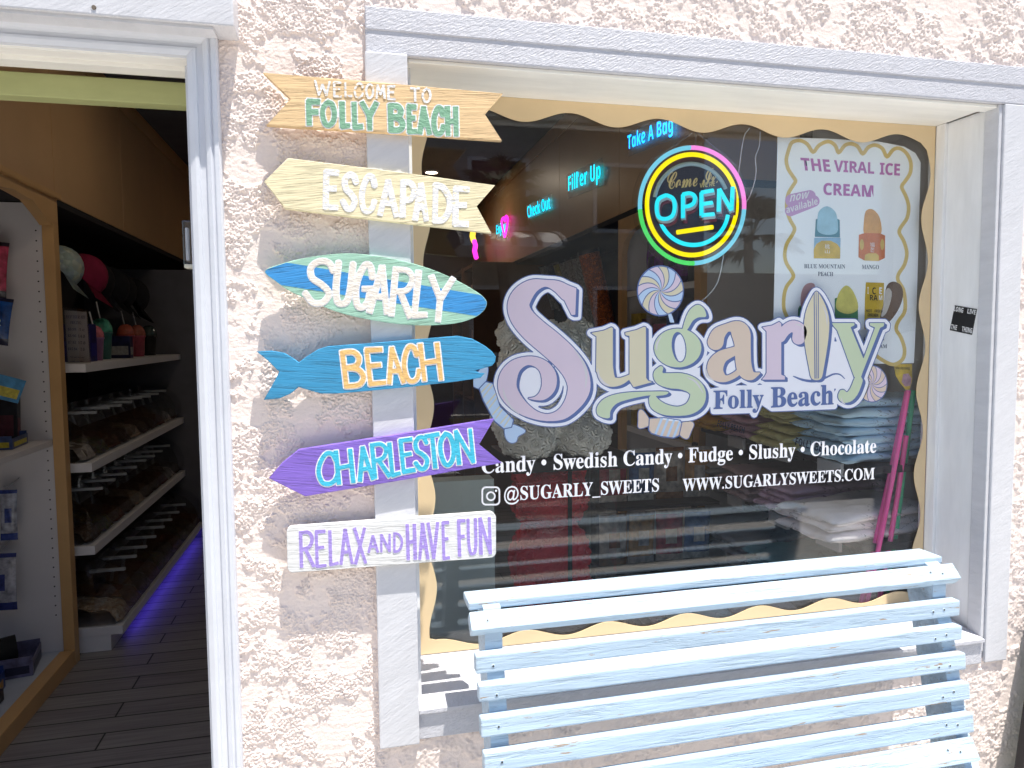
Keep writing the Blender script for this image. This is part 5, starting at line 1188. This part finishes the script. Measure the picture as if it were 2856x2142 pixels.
# ------------------------------------------------------------------ behind the window: rose bears, cabinet, tubes, shirts, straws
def rose(bm, c, nrm, r, mi=0):
    """one foam rose: three nested rings of curled petals"""
    nrm = Vector(nrm).normalized(); t1 = nrm.orthogonal().normalized(); t2 = nrm.cross(t1); c = Vector(c); a0 = random.random()*6
    for ring, (rr_, lift, n) in enumerate(((1.0, 0.0, 5), (0.66, 0.30, 4), (0.34, 0.5, 3))):
        for k in range(n):
            a = a0+ring*0.7+2*math.pi*k/n; da = math.pi/n*1.35; row = []
            for j in (-1, 0, 1):
                ang = a+da*j; d = t1*math.cos(ang)+t2*math.sin(ang); q_ = 1.0 if j == 0 else 0.86
                row.append((c+d*r*rr_*0.35+nrm*r*(lift-0.45), c+d*r*rr_*q_+nrm*r*(lift+0.22), c+d*r*rr_*(q_+0.12)+nrm*r*(lift-0.02)))
            vs = [[bm.verts.new(p) for p in rw] for rw in row]
            for j in range(2):
                for i in range(2): bm.faces.new((vs[j][i], vs[j+1][i], vs[j+1][i+1], vs[j][i+1]))
def rose_body(name, parts, r, m_, parent, inner):
    bm = bmesh.new(); bi = bmesh.new()
    for (cx, cyy, cz, rx, ry, rz) in parts:
        b = bmesh.new(); bmesh.ops.create_uvsphere(b, u_segments=20, v_segments=12, radius=1.0)
        for v in b.verts: v.co = Vector((cx+v.co.x*rx*0.97, cyy+v.co.y*ry*0.97, cz+v.co.z*rz*0.97))
        merge(bm, b)
        area = 4*math.pi*((rx*ry)**1.6/3+(rx*rz)**1.6/3+(ry*rz)**1.6/3)**(1/1.6); n = int(area/(2.2*r*r)); ga = math.pi*(3-5**0.5)
        for i in range(n):
            z_ = 1-2*(i+0.5)/n; q_ = math.sqrt(1-z_*z_); d = (q_*math.cos(ga*i), q_*math.sin(ga*i), z_)
            p = (cx+d[0]*rx, cyy+d[1]*ry, cz+d[2]*rz)
            if d[1] > 0.6: continue
            if any(((p[0]-o[0])/o[3])**2+((p[1]-o[1])/o[4])**2+((p[2]-o[2])/o[5])**2 < 0.93 for o in parts if o != (cx, cyy, cz, rx, ry, rz)): continue
            rose(bm, p, (d[0]/rx, d[1]/ry, d[2]/rz), r*random.uniform(0.9, 1.1))
    return bm_obj(name, bm, m_, parent, True)
m_wr = mat('white_foam_roses', (0.90, 0.88, 0.80), 0.7, 0.04, 20); m_rr = mat('red_foam_roses', (0.88, 0.04, 0.06), 0.65, 0.10, 20)
BY = 0.78
bx = P(*zL(640, 1000), BY)[0]
bear = root('rose_bear', 'white bear made of foam roses sitting on the black box lid', 'rose bear', (bx, BY, 1.115))
rose_body('body', [(bx, BY+0.02, 1.225, 0.178, 0.13, 0.125)], 0.026, m_wr, bear, None)
rose_body('head', [(bx-0.005, BY, 1.415, 0.150, 0.125, 0.120)], 0.025, m_wr, bear, None)
rose_body('ear', [(bx+0.105, BY+0.02, 1.50, 0.048, 0.04, 0.048)], 0.022, m_wr, bear, None); rose_body('ear', [(bx-0.115, BY+0.02, 1.50, 0.048, 0.04, 0.048)], 0.022, m_wr, bear, None)
rose_body('leg', [(bx-0.09, BY-0.06, 1.175, 0.085, 0.09, 0.065)], 0.024, m_wr, bear, None); rose_body('leg', [(bx+0.09, BY-0.06, 1.175, 0.085, 0.09, 0.065)], 0.024, m_wr, bear, None)
rose_body('arm', [(bx-0.15, BY-0.05, 1.25, 0.045, 0.05, 0.08)], 0.022, m_wr, bear, None); rose_body('arm', [(bx+0.145, BY-0.05, 1.25, 0.045, 0.05, 0.08)], 0.022, m_wr, bear, None)
X0, X1 = P(*zD(388, 800), 0.66)[0], P(*zD(1160, 800), 0.66)[0]
cb = root('clear_gift_box', 'tall clear box with a black lid and dark centre ribbon around the red rose bear', 'gift box', ((X0+X1)/2, 0.8, 0.58))
m_film = glass('clear_film', (0.985, 0.985, 0.985), 0.9, 0.01, 1.5, 0.5)
bm = bmesh.new(); add_box(bm, X0, X1, 0.66, 0.96, 0.585, 1.068); bm_obj('clear_wall', bm, m_film, cb)
box('lid', X0-0.012, X1+0.06, 0.648, 1.0, 1.069, 1.108, m_blk, cb, 0.003); box('base', X0-0.006, X1+0.006, 0.654, 0.966, 0.55, 0.584, m_blk, cb, 0.003)
q = P(*zD(800, 700), 0.655)[0]; box('ribbon', q-0.007, q+0.007, 0.6525, 0.6545, 0.586, 1.068, m_dark, cb, 0.0)
rx_ = P(*zD(660, 600), 0.8)[0]-0.005
rb = root('rose_bear', 'red bear made of foam roses standing inside the clear gift box', 'rose bear', (rx_, 0.81, 0.586))
rose_body('body', [(rx_, 0.81, 0.745, 0.128, 0.11, 0.135)], 0.024, m_rr, rb, None); rose_body('head', [(rx_, 0.81, 0.955, 0.122, 0.11, 0.105)], 0.024, m_rr, rb, None)
for s_ in (-1, 1):
    rose_body('ear', [(rx_+s_*0.085, 0.81, 1.035, 0.035, 0.03, 0.032)], 0.02, m_rr, rb, None); rose_body('leg', [(rx_+s_*0.075, 0.76, 0.645, 0.055, 0.07, 0.055)], 0.022, m_rr, rb, None)
box_t = root('display_plinth', 'low black display plinth under the clear gift box', 'plinth', (rx_, 0.8, 0.006)); box('block', X0-0.02, X1+0.03, 0.645, 1.0, 0.007, 0.5495, m_blk, box_t, 0.004)
a, b = P(*zD(-60, 390), 0.55), P(*zD(224, 1170), 0.55)
gc = root('counter_panel', 'pale grey green counter end standing at the left behind the glass', 'counter', (0.34, 0.6, 0.0))
box('panel', 0.225, b[0], 0.55, 0.62, 0.007, a[2], mat('grey_green_laminate', (0.44, 0.49, 0.45), 0.4, 0.04), gc, 0.002); box('base_ledge', 0.225, b[0]+0.012, 0.53, 0.64, 0.60, 0.63, mat('grey_green_trim', (0.30, 0.34, 0.31), 0.4), gc, 0.002)

# tan arched cabinet on the right wall
XC = 1.45
cab = root('arched_cabinet', 'tan framed cabinet with an arched top on the right wall behind the lollipop', 'cabinet', (1.65, 1.7, 0.0))
yA, yB = 1.25, 2.175
ar = [(yA, 0.007), (yA, 2.135), (yB, 2.135), (yB, 0.007), (yB-0.055, 0.007), (yB-0.055, 1.93), (yB-0.09, 1.99), (yB-0.16, 2.03), (yB-0.30, 2.05), (yA+0.30, 2.05), (yA+0.16, 2.03), (yA+0.09, 1.99), (yA+0.055, 1.93), (yA+0.055, 0.007)]
bm = bmesh.new(); prism(bm, ar, 0, XC, XC+0.03); bm_obj('arched_frame', bm, m_tan2, cab)
box('crown_moulding', XC-0.02, 1.95, yA-0.02, yB+0.02, 2.110, 2.1405, m_tan2, cab, 0.004) if False else None
box('back_panel', 1.93, 1.95, yA, yB, 0.007, 2.13, m_lam, cab, 0.0); box('side_panel', XC+0.031, 1.93, yB-0.03, yB, 0.007, 2.13, m_lam, cab, 0.0); box('side_panel', XC+0.031, 1.93, yA, yA+0.03, 0.007, 2.13, m_lam, cab, 0.0)
for z_ in (1.70, 1.36, 0.98, 0.60): box('shelf', XC+0.031, 1.929, yA+0.031, yB-0.031, z_, z_+0.03, m_lamb, cab, 0.002)
for i in range(3):
    bag('candy_bag', ['purple candy bag at the near end of the arched cabinet', 'purple candy bag in the middle of the arched cabinet', 'purple candy bag at the far end of the arched cabinet'][i], 'candy bag', (1.56, 1.42+0.26*i, 1.86), 0.20, 0.25, 0.05, (0.14, 0.02, 0.22), (0.05, 0.01, 0.10), 0, math.pi/2)
cols = [((0.30, 0.02, 0.03), 'red'), ((0.45, 0.30, 0.02), 'yellow'), ((0.03, 0.08, 0.30), 'blue'), ((0.30, 0.02, 0.10), 'crimson'), ((0.10, 0.03, 0.03), 'dark red'), ((0.36, 0.26, 0.04), 'mustard')]
for sh, z_ in ((0, 1.391), (1, 1.011)):
    for i, (c_, nm) in enumerate(cols):
        carton('candy_box', '%s printed box on the %s shelf of the arched cabinet' % (nm, ['third', 'fourth'][sh]), (1.56, 1.35+0.145*i, z_), 0.10, 0.125, 0.16+0.03*((i*7+sh) % 3), c_, (0.4, 0.36, 0.3), math.pi/2*0, 0)
# candy tubes further back
tb = [((1310, 380), (1440, 940), (0.42, 0.10, 0.01), 'orange', 36), ((1258, 415), (1350, 800), (0.26, 0.25, 0.23), 'speckled grey, beside the orange one', 30), ((1205, 430), (1300, 800), (0.22, 0.20, 0.18), 'speckled brown grey, third from the orange one', 30), ((1155, 452), (1240, 760), (0.24, 0.23, 0.21), 'speckled grey, beside the yellow one', 28), ((1108, 468), (1180, 700), (0.25, 0.21, 0.02), 'olive yellow', 28), ((1045, 480), (1110, 700), (0.02, 0.03, 0.06), 'navy', 32), ((1000, 490), (1060, 700), (0.16, 0.16, 0.15), 'dull grey, farthest from the orange one', 26)]
m_tube = glass('tube_acrylic', (0.9, 0.9, 0.9), 1.5)
for i, (t_, b_, c_, nm, r_) in enumerate(tb):
    yy_ = 2.30+0.15*i
    top = P(*zT(t_[0]+r_*0.5, t_[1]), yy_); bot = P(*zT(b_[0]+r_*0.5, b_[1]), yy_); v_ = top-bot; bot = bot-v_*0.6
    o = root('candy_tube', 'tall clear candy tube filled with %s candy' % nm, 'candy dispenser', tuple(bot), 'candy tubes beside the arched cabinet')
    tube('candy_fill', [bot, bot+(top-bot)*0.97], 0.058, candy_mat('tube_candy', [c_, tuple(x*0.5 for x in c_), tuple(min(1, x*1.5) for x in c_)], 110), o, 3)
    tube('cap_ring', [bot+(top-bot)*0.972, top], 0.062, m_blk, o, 3)
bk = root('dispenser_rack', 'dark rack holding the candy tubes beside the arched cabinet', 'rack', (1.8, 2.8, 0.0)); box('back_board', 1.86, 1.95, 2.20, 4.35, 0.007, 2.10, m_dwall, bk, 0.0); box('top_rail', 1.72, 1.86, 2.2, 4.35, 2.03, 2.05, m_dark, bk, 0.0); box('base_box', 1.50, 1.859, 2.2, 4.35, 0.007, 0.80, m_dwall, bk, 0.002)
# cabinet with warm goods at the far end
fc = root('goods_cabinet', 'brown cabinet with amber goods far back beyond the candy tubes', 'cabinet', (1.2, 5.2, 0.0))
m_brn = mat('brown_laminate', (0.16, 0.07, 0.03), 0.5)
for z_ in (0.9, 1.3, 1.7, 2.1): box('shelf', 1.1, 1.8, 4.6, 5.8, z_, z_+0.03, m_brn, fc, 0.0)
for y_ in (4.57, 5.17, 5.80): box('upright', 1.08, 1.8, y_, y_+0.03, 0.007, 2.13, m_brn, fc, 0.0)
rn = random.Random(9)
for z_ in (0.93, 1.33, 1.73):
    for k in range(4):
        y_ = 4.70+0.26*k+(0.04 if k > 1 else 0)
        carton('goods_jar', 'amber packaged goods in the brown cabinet far back', (1.2, y_, z_+0.001), 0.12, 0.12, 0.20+0.05*rn.random(), (0.42, 0.17, 0.03), (0.3, 0.2, 0.08), 0, 0, None, 'package', 'amber packages in the brown cabinet')
# shirt shelves
ss = root('shirt_shelf', 'dark shelf unit of folded shirts along the right behind the glass', 'shelf unit', (1.65, 0.7, 0.0))
LEV = [1.113, 0.884, 0.655, 0.42]
for z_ in LEV: box('shelf', 1.45, 1.955, 0.26, 1.235, z_-0.022, z_, m_blk, ss, 0.002)
box('back_panel', 1.945, 1.959, 0.26, 1.235, 0.007, 1.40, m_grey, ss, 0.0)
m_clip = glass('clear_clip', (0.85, 0.86, 0.88), 1.5)
for z_ in LEV[:3]:
    for y_ in (0.40, 0.66, 0.94): box('price_holder', 1.436, 1.4485, y_-0.055, y_+0.055, z_-0.046, z_-0.004, mat('price_holder_plastic', (0.42, 0.42, 0.43), 0.3, 0.03), ss, 0.002)
def shirt_mesh(seed, wx, wy, th):
    rs = np.random.RandomState(seed); ox, oy = rs.rand(2)*50
    nx, ny = 22, 26; bm = bmesh.new(); top, bot = {}, {}
    for i in range(nx+1):
        for j in range(ny+1):
            u, v = i/nx*2-1, j/ny*2-1
            ed = max(0.0, 1-u**6)**0.5*max(0.0, 1-v**8)**0.5
            w_ = float(fbm(np.array(u*2.2+ox), np.array(v*2.6+oy), 3))
            x = u*wx/2*(1+0.025*float(gn(np.array(v*3+ox), np.array(oy)))); y = v*wy/2*(1+0.02*float(gn(np.array(u*3+oy), np.array(ox))))
            dz = 0.010*w_
            top[i, j] = bm.verts.new((x, y, th*(0.5+0.5*ed)+dz)); bot[i, j] = bm.verts.new((x, y, th*(0.5-0.46*ed)+dz))
    for i in range(nx):
        for j in range(ny):
            bm.faces.new((top[i, j], top[i+1, j], top[i+1, j+1], top[i, j+1])); bm.faces.new((bot[i, j], bot[i, j+1], bot[i+1, j+1], bot[i+1, j]))
    for i in range(nx):
        for j in (0, ny): bm.faces.new((top[i, j], top[i+1, j], bot[i+1, j], bot[i, j]))
    for j in range(ny):
        for i in (0, nx): bm.faces.new((top[i, j], top[i, j+1], bot[i, j+1], bot[i, j]))
    me = bpy.data.meshes.new('folded_shirt'); bmesh.ops.recalc_face_normals(bm, faces=bm.faces[:]); bm.to_mesh(me); bm.free()
    me.polygons.foreach_set('use_smooth', [True]*len(me.polygons)); return me
def shirt_mat(name, col):                         # cloth with a dark outline print
    m = mat(name, col, 0.85, 0.10, 9, bump=0.5, bscale=35, bdist=0.004); nt = m.node_tree; b = nt.nodes['Principled BSDF']
    src = b.inputs['Base Color'].links[0].from_socket
    v = coords(nt, (1.0, 1.0, 1.6)); n1 = noise(nt, v, 17, 2, 0.5, 1.2)
    ln = ramp(nt, n1, [(0.485, (0, 0, 0, 1)), (0.5, (1, 1, 1, 1)), (0.515, (0, 0, 0, 1))]); n2 = noise(nt, v, 5, 1)
    mk = ramp(nt, n2, [(0.47, (0, 0, 0, 1)), (0.53, (1, 1, 1, 1))]); mu = N(nt, 'ShaderNodeMath', operation='MULTIPLY'); nt.links.new(ln, mu.inputs[0]); nt.links.new(mk, mu.inputs[1])
    nt.links.new(mixc(nt, mu.outputs[0], src, rgba([c*0.18 for c in col])), b.inputs['Base Color']); return m
SH = [(0, 0.405, 7, (0.540, 0.750, 0.900), 'pale blue', 'nearest the straws on the upper shelf', 0.25), (0, 0.655, 5, (0.630, 0.600, 0.300), 'olive yellow', 'on the upper shelf between blue and mauve', 0.22), (0, 0.895, 5, (0.600, 0.375, 0.465), 'mauve', 'on the upper shelf between olive and gold', 0.22), (0, 1.115, 5, (0.690, 0.390, 0.045), 'gold', 'at the far end of the upper shelf', 0.2),
      (1, 0.42, 3, (0.900, 0.840, 0.840), 'white', 'hanging untidily off the second shelf', 0.27), (1, 0.66, 4, (0.630, 0.450, 0.600), 'lilac pink', 'on the second shelf beside the white ones', 0.22), (1, 0.895, 4, (0.450, 0.330, 0.360), 'dusky mauve', 'on the second shelf, third stack', 0.22), (1, 1.115, 4, (0.390, 0.375, 0.375), 'grey', 'at the far end of the second shelf', 0.2),
      (2, 0.42, 3, (0.450, 0.480, 0.510), 'slate grey', 'near end of the third shelf', 0.25), (2, 0.68, 3, (0.150, 0.330, 0.390), 'teal', 'on the third shelf, middle', 0.25), (2, 0.95, 3, (0.240, 0.240, 0.270), 'charcoal', 'far end of the third shelf', 0.25), (3, 0.50, 3, (0.300, 0.300, 0.315), 'dark grey', 'near end of the lowest shelf', 0.28), (3, 0.90, 3, (0.120, 0.210, 0.240), 'dark teal', 'far end of the lowest shelf', 0.28)]
shm = [shirt_mesh(k, 0.40, 0.245, 0.030) for k in range(5)]
for li, (lev, y_, n, col, cn, where, wy) in enumerate(SH):
    ms_ = shirt_mat('%s_cloth' % cn.replace(' ', '_'), col)
    meshes = []
    for mm_ in shm:
        m2 = mm_.copy(); m2.materials.append(ms_); meshes.append(m2)
    rn = random.Random(li)
    for k in range(n):
        o = bpy.data.objects.new('folded_shirt', meshes[(k+li) % 5]); C.objects.link(o)
        o.location = (1.60+rn.uniform(-0.02, 0.015), y_+rn.uniform(-0.012, 0.012), LEV[lev]+0.004+0.0265*k); o.rotation_euler = (rn.uniform(-0.03, 0.03), -0.02+rn.uniform(-0.03, 0.03), rn.uniform(-0.06, 0.06)+(0.12 if cn == 'white' else 0)); o.scale = (1, wy/0.245, 1)
        if cn == 'white': o.location[0] -= 0.05
        tag(o, '%s folded shirt in the stack %s' % (cn, where), 'shirt', '%s folded shirts' % cn)
    if lev == 0 and cn in ('pale blue', 'mauve'):
        zz = LEV[0]+0.028; w_ = 0.19
        o = text('shirt_print', 'FOLLY BEACH', 'sans', quad3((1.392, y_+w_/2, zz+0.028), (1.392, y_-w_/2, zz+0.024), (1.388, y_+w_/2, zz+0.004)), m_navyi)
        tag(o, 'dark FOLLY BEACH print on the front of the %s stack' % cn, 'print')
# sour candy straws leaning in the corner
m_pk = mat('pink_straw_plastic', (0.98, 0.11, 0.40), 0.35, 0.08, 6); m_gn = mat('green_straw_plastic', (0.06, 0.60, 0.30), 0.35, 0.08, 6)
def straw(label, pts, Yt, Yb, m_):
    a, b = P(*pts[0], Yt), P(*pts[1], Yb); o = root('candy_straw', label, 'candy straw', tuple(b), 'long sour candy straws leaning in the window corner')
    tube('tube', [a, a*0.66+b*0.34+np.array([0.004, 0, 0]), a*0.33+b*0.67+np.array([0.004, 0, 0]), b], 0.0072, m_, o, 3); return o, a
zM_ = zM
z7_ = zoom(2056, 1542, 2.765)
st, a = straw('long pink candy straw with the yellow printed tag, front of the three pink ones', (zR(1752, 1075), z7_(1000, 385)), 0.245, 0.262, m_pk)
tg = [zR(1640, 872), zR(1780, 872), zR(1782, 1000), zR(1762, 1068), zR(1735, 1072), zR(1690, 1020), zR(1655, 960)]
sheet('printed_tag', [[(P(*p, 0.236)[0], P(*p, 0.236)[2]) for p in tg]], 0.236, 0.2375, mat('yellow_tag', (0.62, 0.44, 0.03), 0.4, 0.25, 30), st)
mT = mapper(zR, 0.236)
text('lettering', 'SOUR CANDY POWDER', 'serif', quad_y(mT((1652, 892)), mT((1762, 898)), mT((1652, 912)), 0.2352), m_bki, st)
sheet('tag_patch', [[mT(p) for p in ((1700, 1010), (1712, 950), (1750, 945), (1775, 985), (1765, 1040), (1725, 1045))]], 0.2350, 0.2358, mat('pale_pink_patch', (0.5, 0.30, 0.40), 0.4, 0.3, 60), st)
straw('long pink candy straw crossing behind the front one', (zR(1742, 1085), z7_(955, 390)), 0.268, 0.275, m_pk)
straw('long pink candy straw standing closest to the green one', (zM(1452, 150), z7_(1098, 350)), 0.262, 0.285, m_pk)
straw('long green candy straw in the window corner', (zR(1790, 1075), z7_(1155, 300)), 0.28, 0.30, m_gn)
# low table of folded shirts and a rack of packets in the middle of the display
dt = root('display_table', 'low dark table of folded printed shirts behind the lower middle of the window', 'table', (1.17, 0.62, 0.0))
box('table_top', 0.96, 1.43, 0.34, 0.93, 0.50, 0.525, m_blk, dt, 0.003)
for x_ in (0.98, 1.38):
    for y_ in (0.36, 0.88): box('leg', x_, x_+0.03, y_, y_+0.03, 0.007, 0.4995, m_blk, dt, 0.001)
k = 0
for i, (x_, y_, col, cn) in enumerate(((1.08, 0.50, (0.22, 0.42, 0.48), 'teal'), (1.31, 0.50, (0.50, 0.52, 0.56), 'silver grey'), (1.08, 0.77, (0.42, 0.36, 0.44), 'dull lilac'), (1.31, 0.77, (0.30, 0.44, 0.56), 'steel blue'))):
    ms_ = shirt_mat('%s_table_cloth' % cn.replace(' ', '_'), col); m2 = shm[i].copy(); m2.materials.append(ms_)
    for kk in range(3):
        o = bpy.data.objects.new('folded_shirt', m2); C.objects.link(o); o.location = (x_+0.008*math.sin(i+kk), y_, 0.529+0.0265*kk); o.rotation_euler = (0, 0, math.pi/2+0.05*math.sin(kk*2+i)); o.scale = (0.62, 0.9, 1)
        tag(o, '%s folded shirt in a stack on the low display table' % cn, 'shirt', '%s shirts on the low table' % cn)
pk = root('packet_rack', 'dark two tier rack of candy packets behind the low shirt table', 'rack', (1.15, 1.1, 0.0))
for z_ in (0.58, 0.83): box('tier', 0.95, 1.42, 1.02, 1.20, z_, z_+0.015, m_blk, pk, 0.002)
for x_ in (0.95, 1.40): box('upright', x_, x_+0.02, 1.201, 1.22, 0.007, 1.05, m_blk, pk, 0.001)
pc_ = [((0.62, 0.56, 0.48), (0.30, 0.14, 0.06), 'cream and brown'), ((0.55, 0.30, 0.12), (0.55, 0.5, 0.45), 'orange'), ((0.50, 0.07, 0.10), (0.6, 0.5, 0.4), 'red'), ((0.10, 0.20, 0.42), (0.6, 0.6, 0.55), 'blue')]
for t_, z_ in ((0, 0.596), (1, 0.846)):
    for i in range(4):
        c1, c2, cn = pc_[(i+2*t_) % 4]
        bag('candy_packet', '%s candy packet on the %s tier of the packet rack' % (cn, ['lower', 'upper'][t_]), 'candy packet', (1.005+0.12*i, 1.10, z_+0.105), 0.115, 0.205, 0.04, c1, c2, 0.03*(i % 2), 0.1*math.sin(i*2.0))

# ------------------------------------------------------------------ across the street (what the glass mirrors)
bd = root('opposite_building', 'plain two storey building across the street mirrored faintly in the window', 'building', (2, -16, 0))
box('wall', -14, 9.0, -17.0, -15.0, 0.0, 6.6, mat('tan_wall_paint', (0.50, 0.46, 0.40), 0.8), bd, 0.0); box('roof', -14.4, 9.4, -17.4, -14.6, 6.6, 6.9, m_dark, bd, 0.02)
for i in range(7):
    for z_ in (1.0, 4.0):
        fr = box('window', -12.6+3.1*i, -11.1+3.1*i, -14.995, -14.93, z_, z_+1.7, m_lamb, bd, 0.01); fr2 = box('pane', -12.5+3.1*i, -11.2+3.1*i, -14.928, -14.92, z_+0.1, z_+1.6, m_dark, fr, 0.0)
def mir(x, y, d): p = P(x, y, 0.41+d); return (p[0], -d, p[2])
aw = root('awning', 'white ribbed awning on the opposite building mirrored in the glass', 'awning', mir(1080, 540, 14.0))
a, b = mir(978, 545, 14.0), mir(1185, 545, 14.0); t_ = mir(1060, 495, 14.0)[2]; bm = bmesh.new(); pr = []
for k in range(9):
    an = math.pi/2*k/8; pr.append((-14.92+2.2*math.sin(an), a[2]+(t_-a[2])*math.cos(an)))
prism(bm, [(-14.92, a[2])]+pr, 0, a[0], b[0]); bm_obj('canopy', bm, mat('white_canvas', (0.85, 0.84, 0.82), 0.7), aw)
bm = bmesh.new()
for k in range(5):
    x_ = a[0]+(b[0]-a[0])*k/4; prism(bm, [(-14.92, a[2])]+[(p[0]+0.03, p[1]+0.03) for p in pr], 0, x_-0.05, x_+0.05)
bm_obj('rib', bm, mat('grey_canvas', (0.3, 0.29, 0.29), 0.7), aw)
def palm(label, c, h, rn):
    o = root('palm_tree', label, 'palm tree', (c[0], c[1], 0.0), 'palm trees across the street')
    bm = bmesh.new(); n = 10; rs = []
    for k in range(9):
        z_ = h*k/8; r_ = 0.15-0.05*k/8; rs.append([bm.verts.new((c[0]+0.1*math.sin(k*0.6)+r_*math.cos(2*math.pi*i/n), c[1]+r_*math.sin(2*math.pi*i/n), z_)) for i in range(n)])
    for p_, q_ in zip(rs[:-1], rs[1:]):
        for i in range(n): bm.faces.new((p_[i], p_[(i+1) % n], q_[(i+1) % n], q_[i]))
    bm.faces.new(rs[-1]); bm_obj('trunk', bm, mat('palm_bark', (0.34, 0.30, 0.25), 0.9, 0.3, 8), o)
    bm = bmesh.new()
    for f in range(34):
        a_ = rn.uniform(0, 6.28); el = rn.uniform(-0.5, 1.2); L = rn.uniform(0.5, 0.7); ln = Vector((math.cos(a_)*math.cos(el), math.sin(a_)*math.cos(el), math.sin(el)))
        sd_ = ln.cross(Vector((0, 0, 1))).normalized(); up = sd_.cross(ln); base = Vector((c[0], c[1], h+0.1)); tip0 = base+ln*L
        for k in range(15):
            t2 = (k/14-0.5)*2.4; d = (ln*math.cos(t2)+sd_*math.sin(t2)).normalized(); e_ = tip0+d*rn.uniform(0.4, 0.6)+Vector((0, 0, -0.15)); s2 = d.cross(up).normalized()*0.022
            m1 = (tip0+e_)/2+Vector((0, 0, 0.09)); v = [bm.verts.new(p) for p in (tip0-s2*0.6, tip0+s2*0.6, m1+s2, e_, m1-s2)]; bm.faces.new(v)
        w_ = sd_*0.012; v = [bm.verts.new(p) for p in (base-w_, base+w_, tip0+w_, tip0-w_)]; bm.faces.new(v)
    bm_obj('crown', bm, mat('palm_leaf', (0.07, 0.10, 0.035), 0.6, 0.3, 3), o)
p = mir(1625, 520, 13.0); palm('fan palm across the street mirrored right of the neon sign', p, max(2.0, p[2]), random.Random(2))
p = mir(1085, 440, 13.5); palm('fan palm across the street mirrored near the word Enjoy', p, max(2.0, p[2]), random.Random(4))

gw = root('garden_wall', 'long low rendered wall across the street hiding the palm trunk in the mirror image', 'wall', (16, -12.4, 0)); box('wall', 7.2, 40, -12.6, -12.3, 0.0, mir(1640, 590, 12.3)[2], mat('grey_render_wall', (0.34, 0.32, 0.28), 0.9, 0.15, 1.5), gw, 0.02)
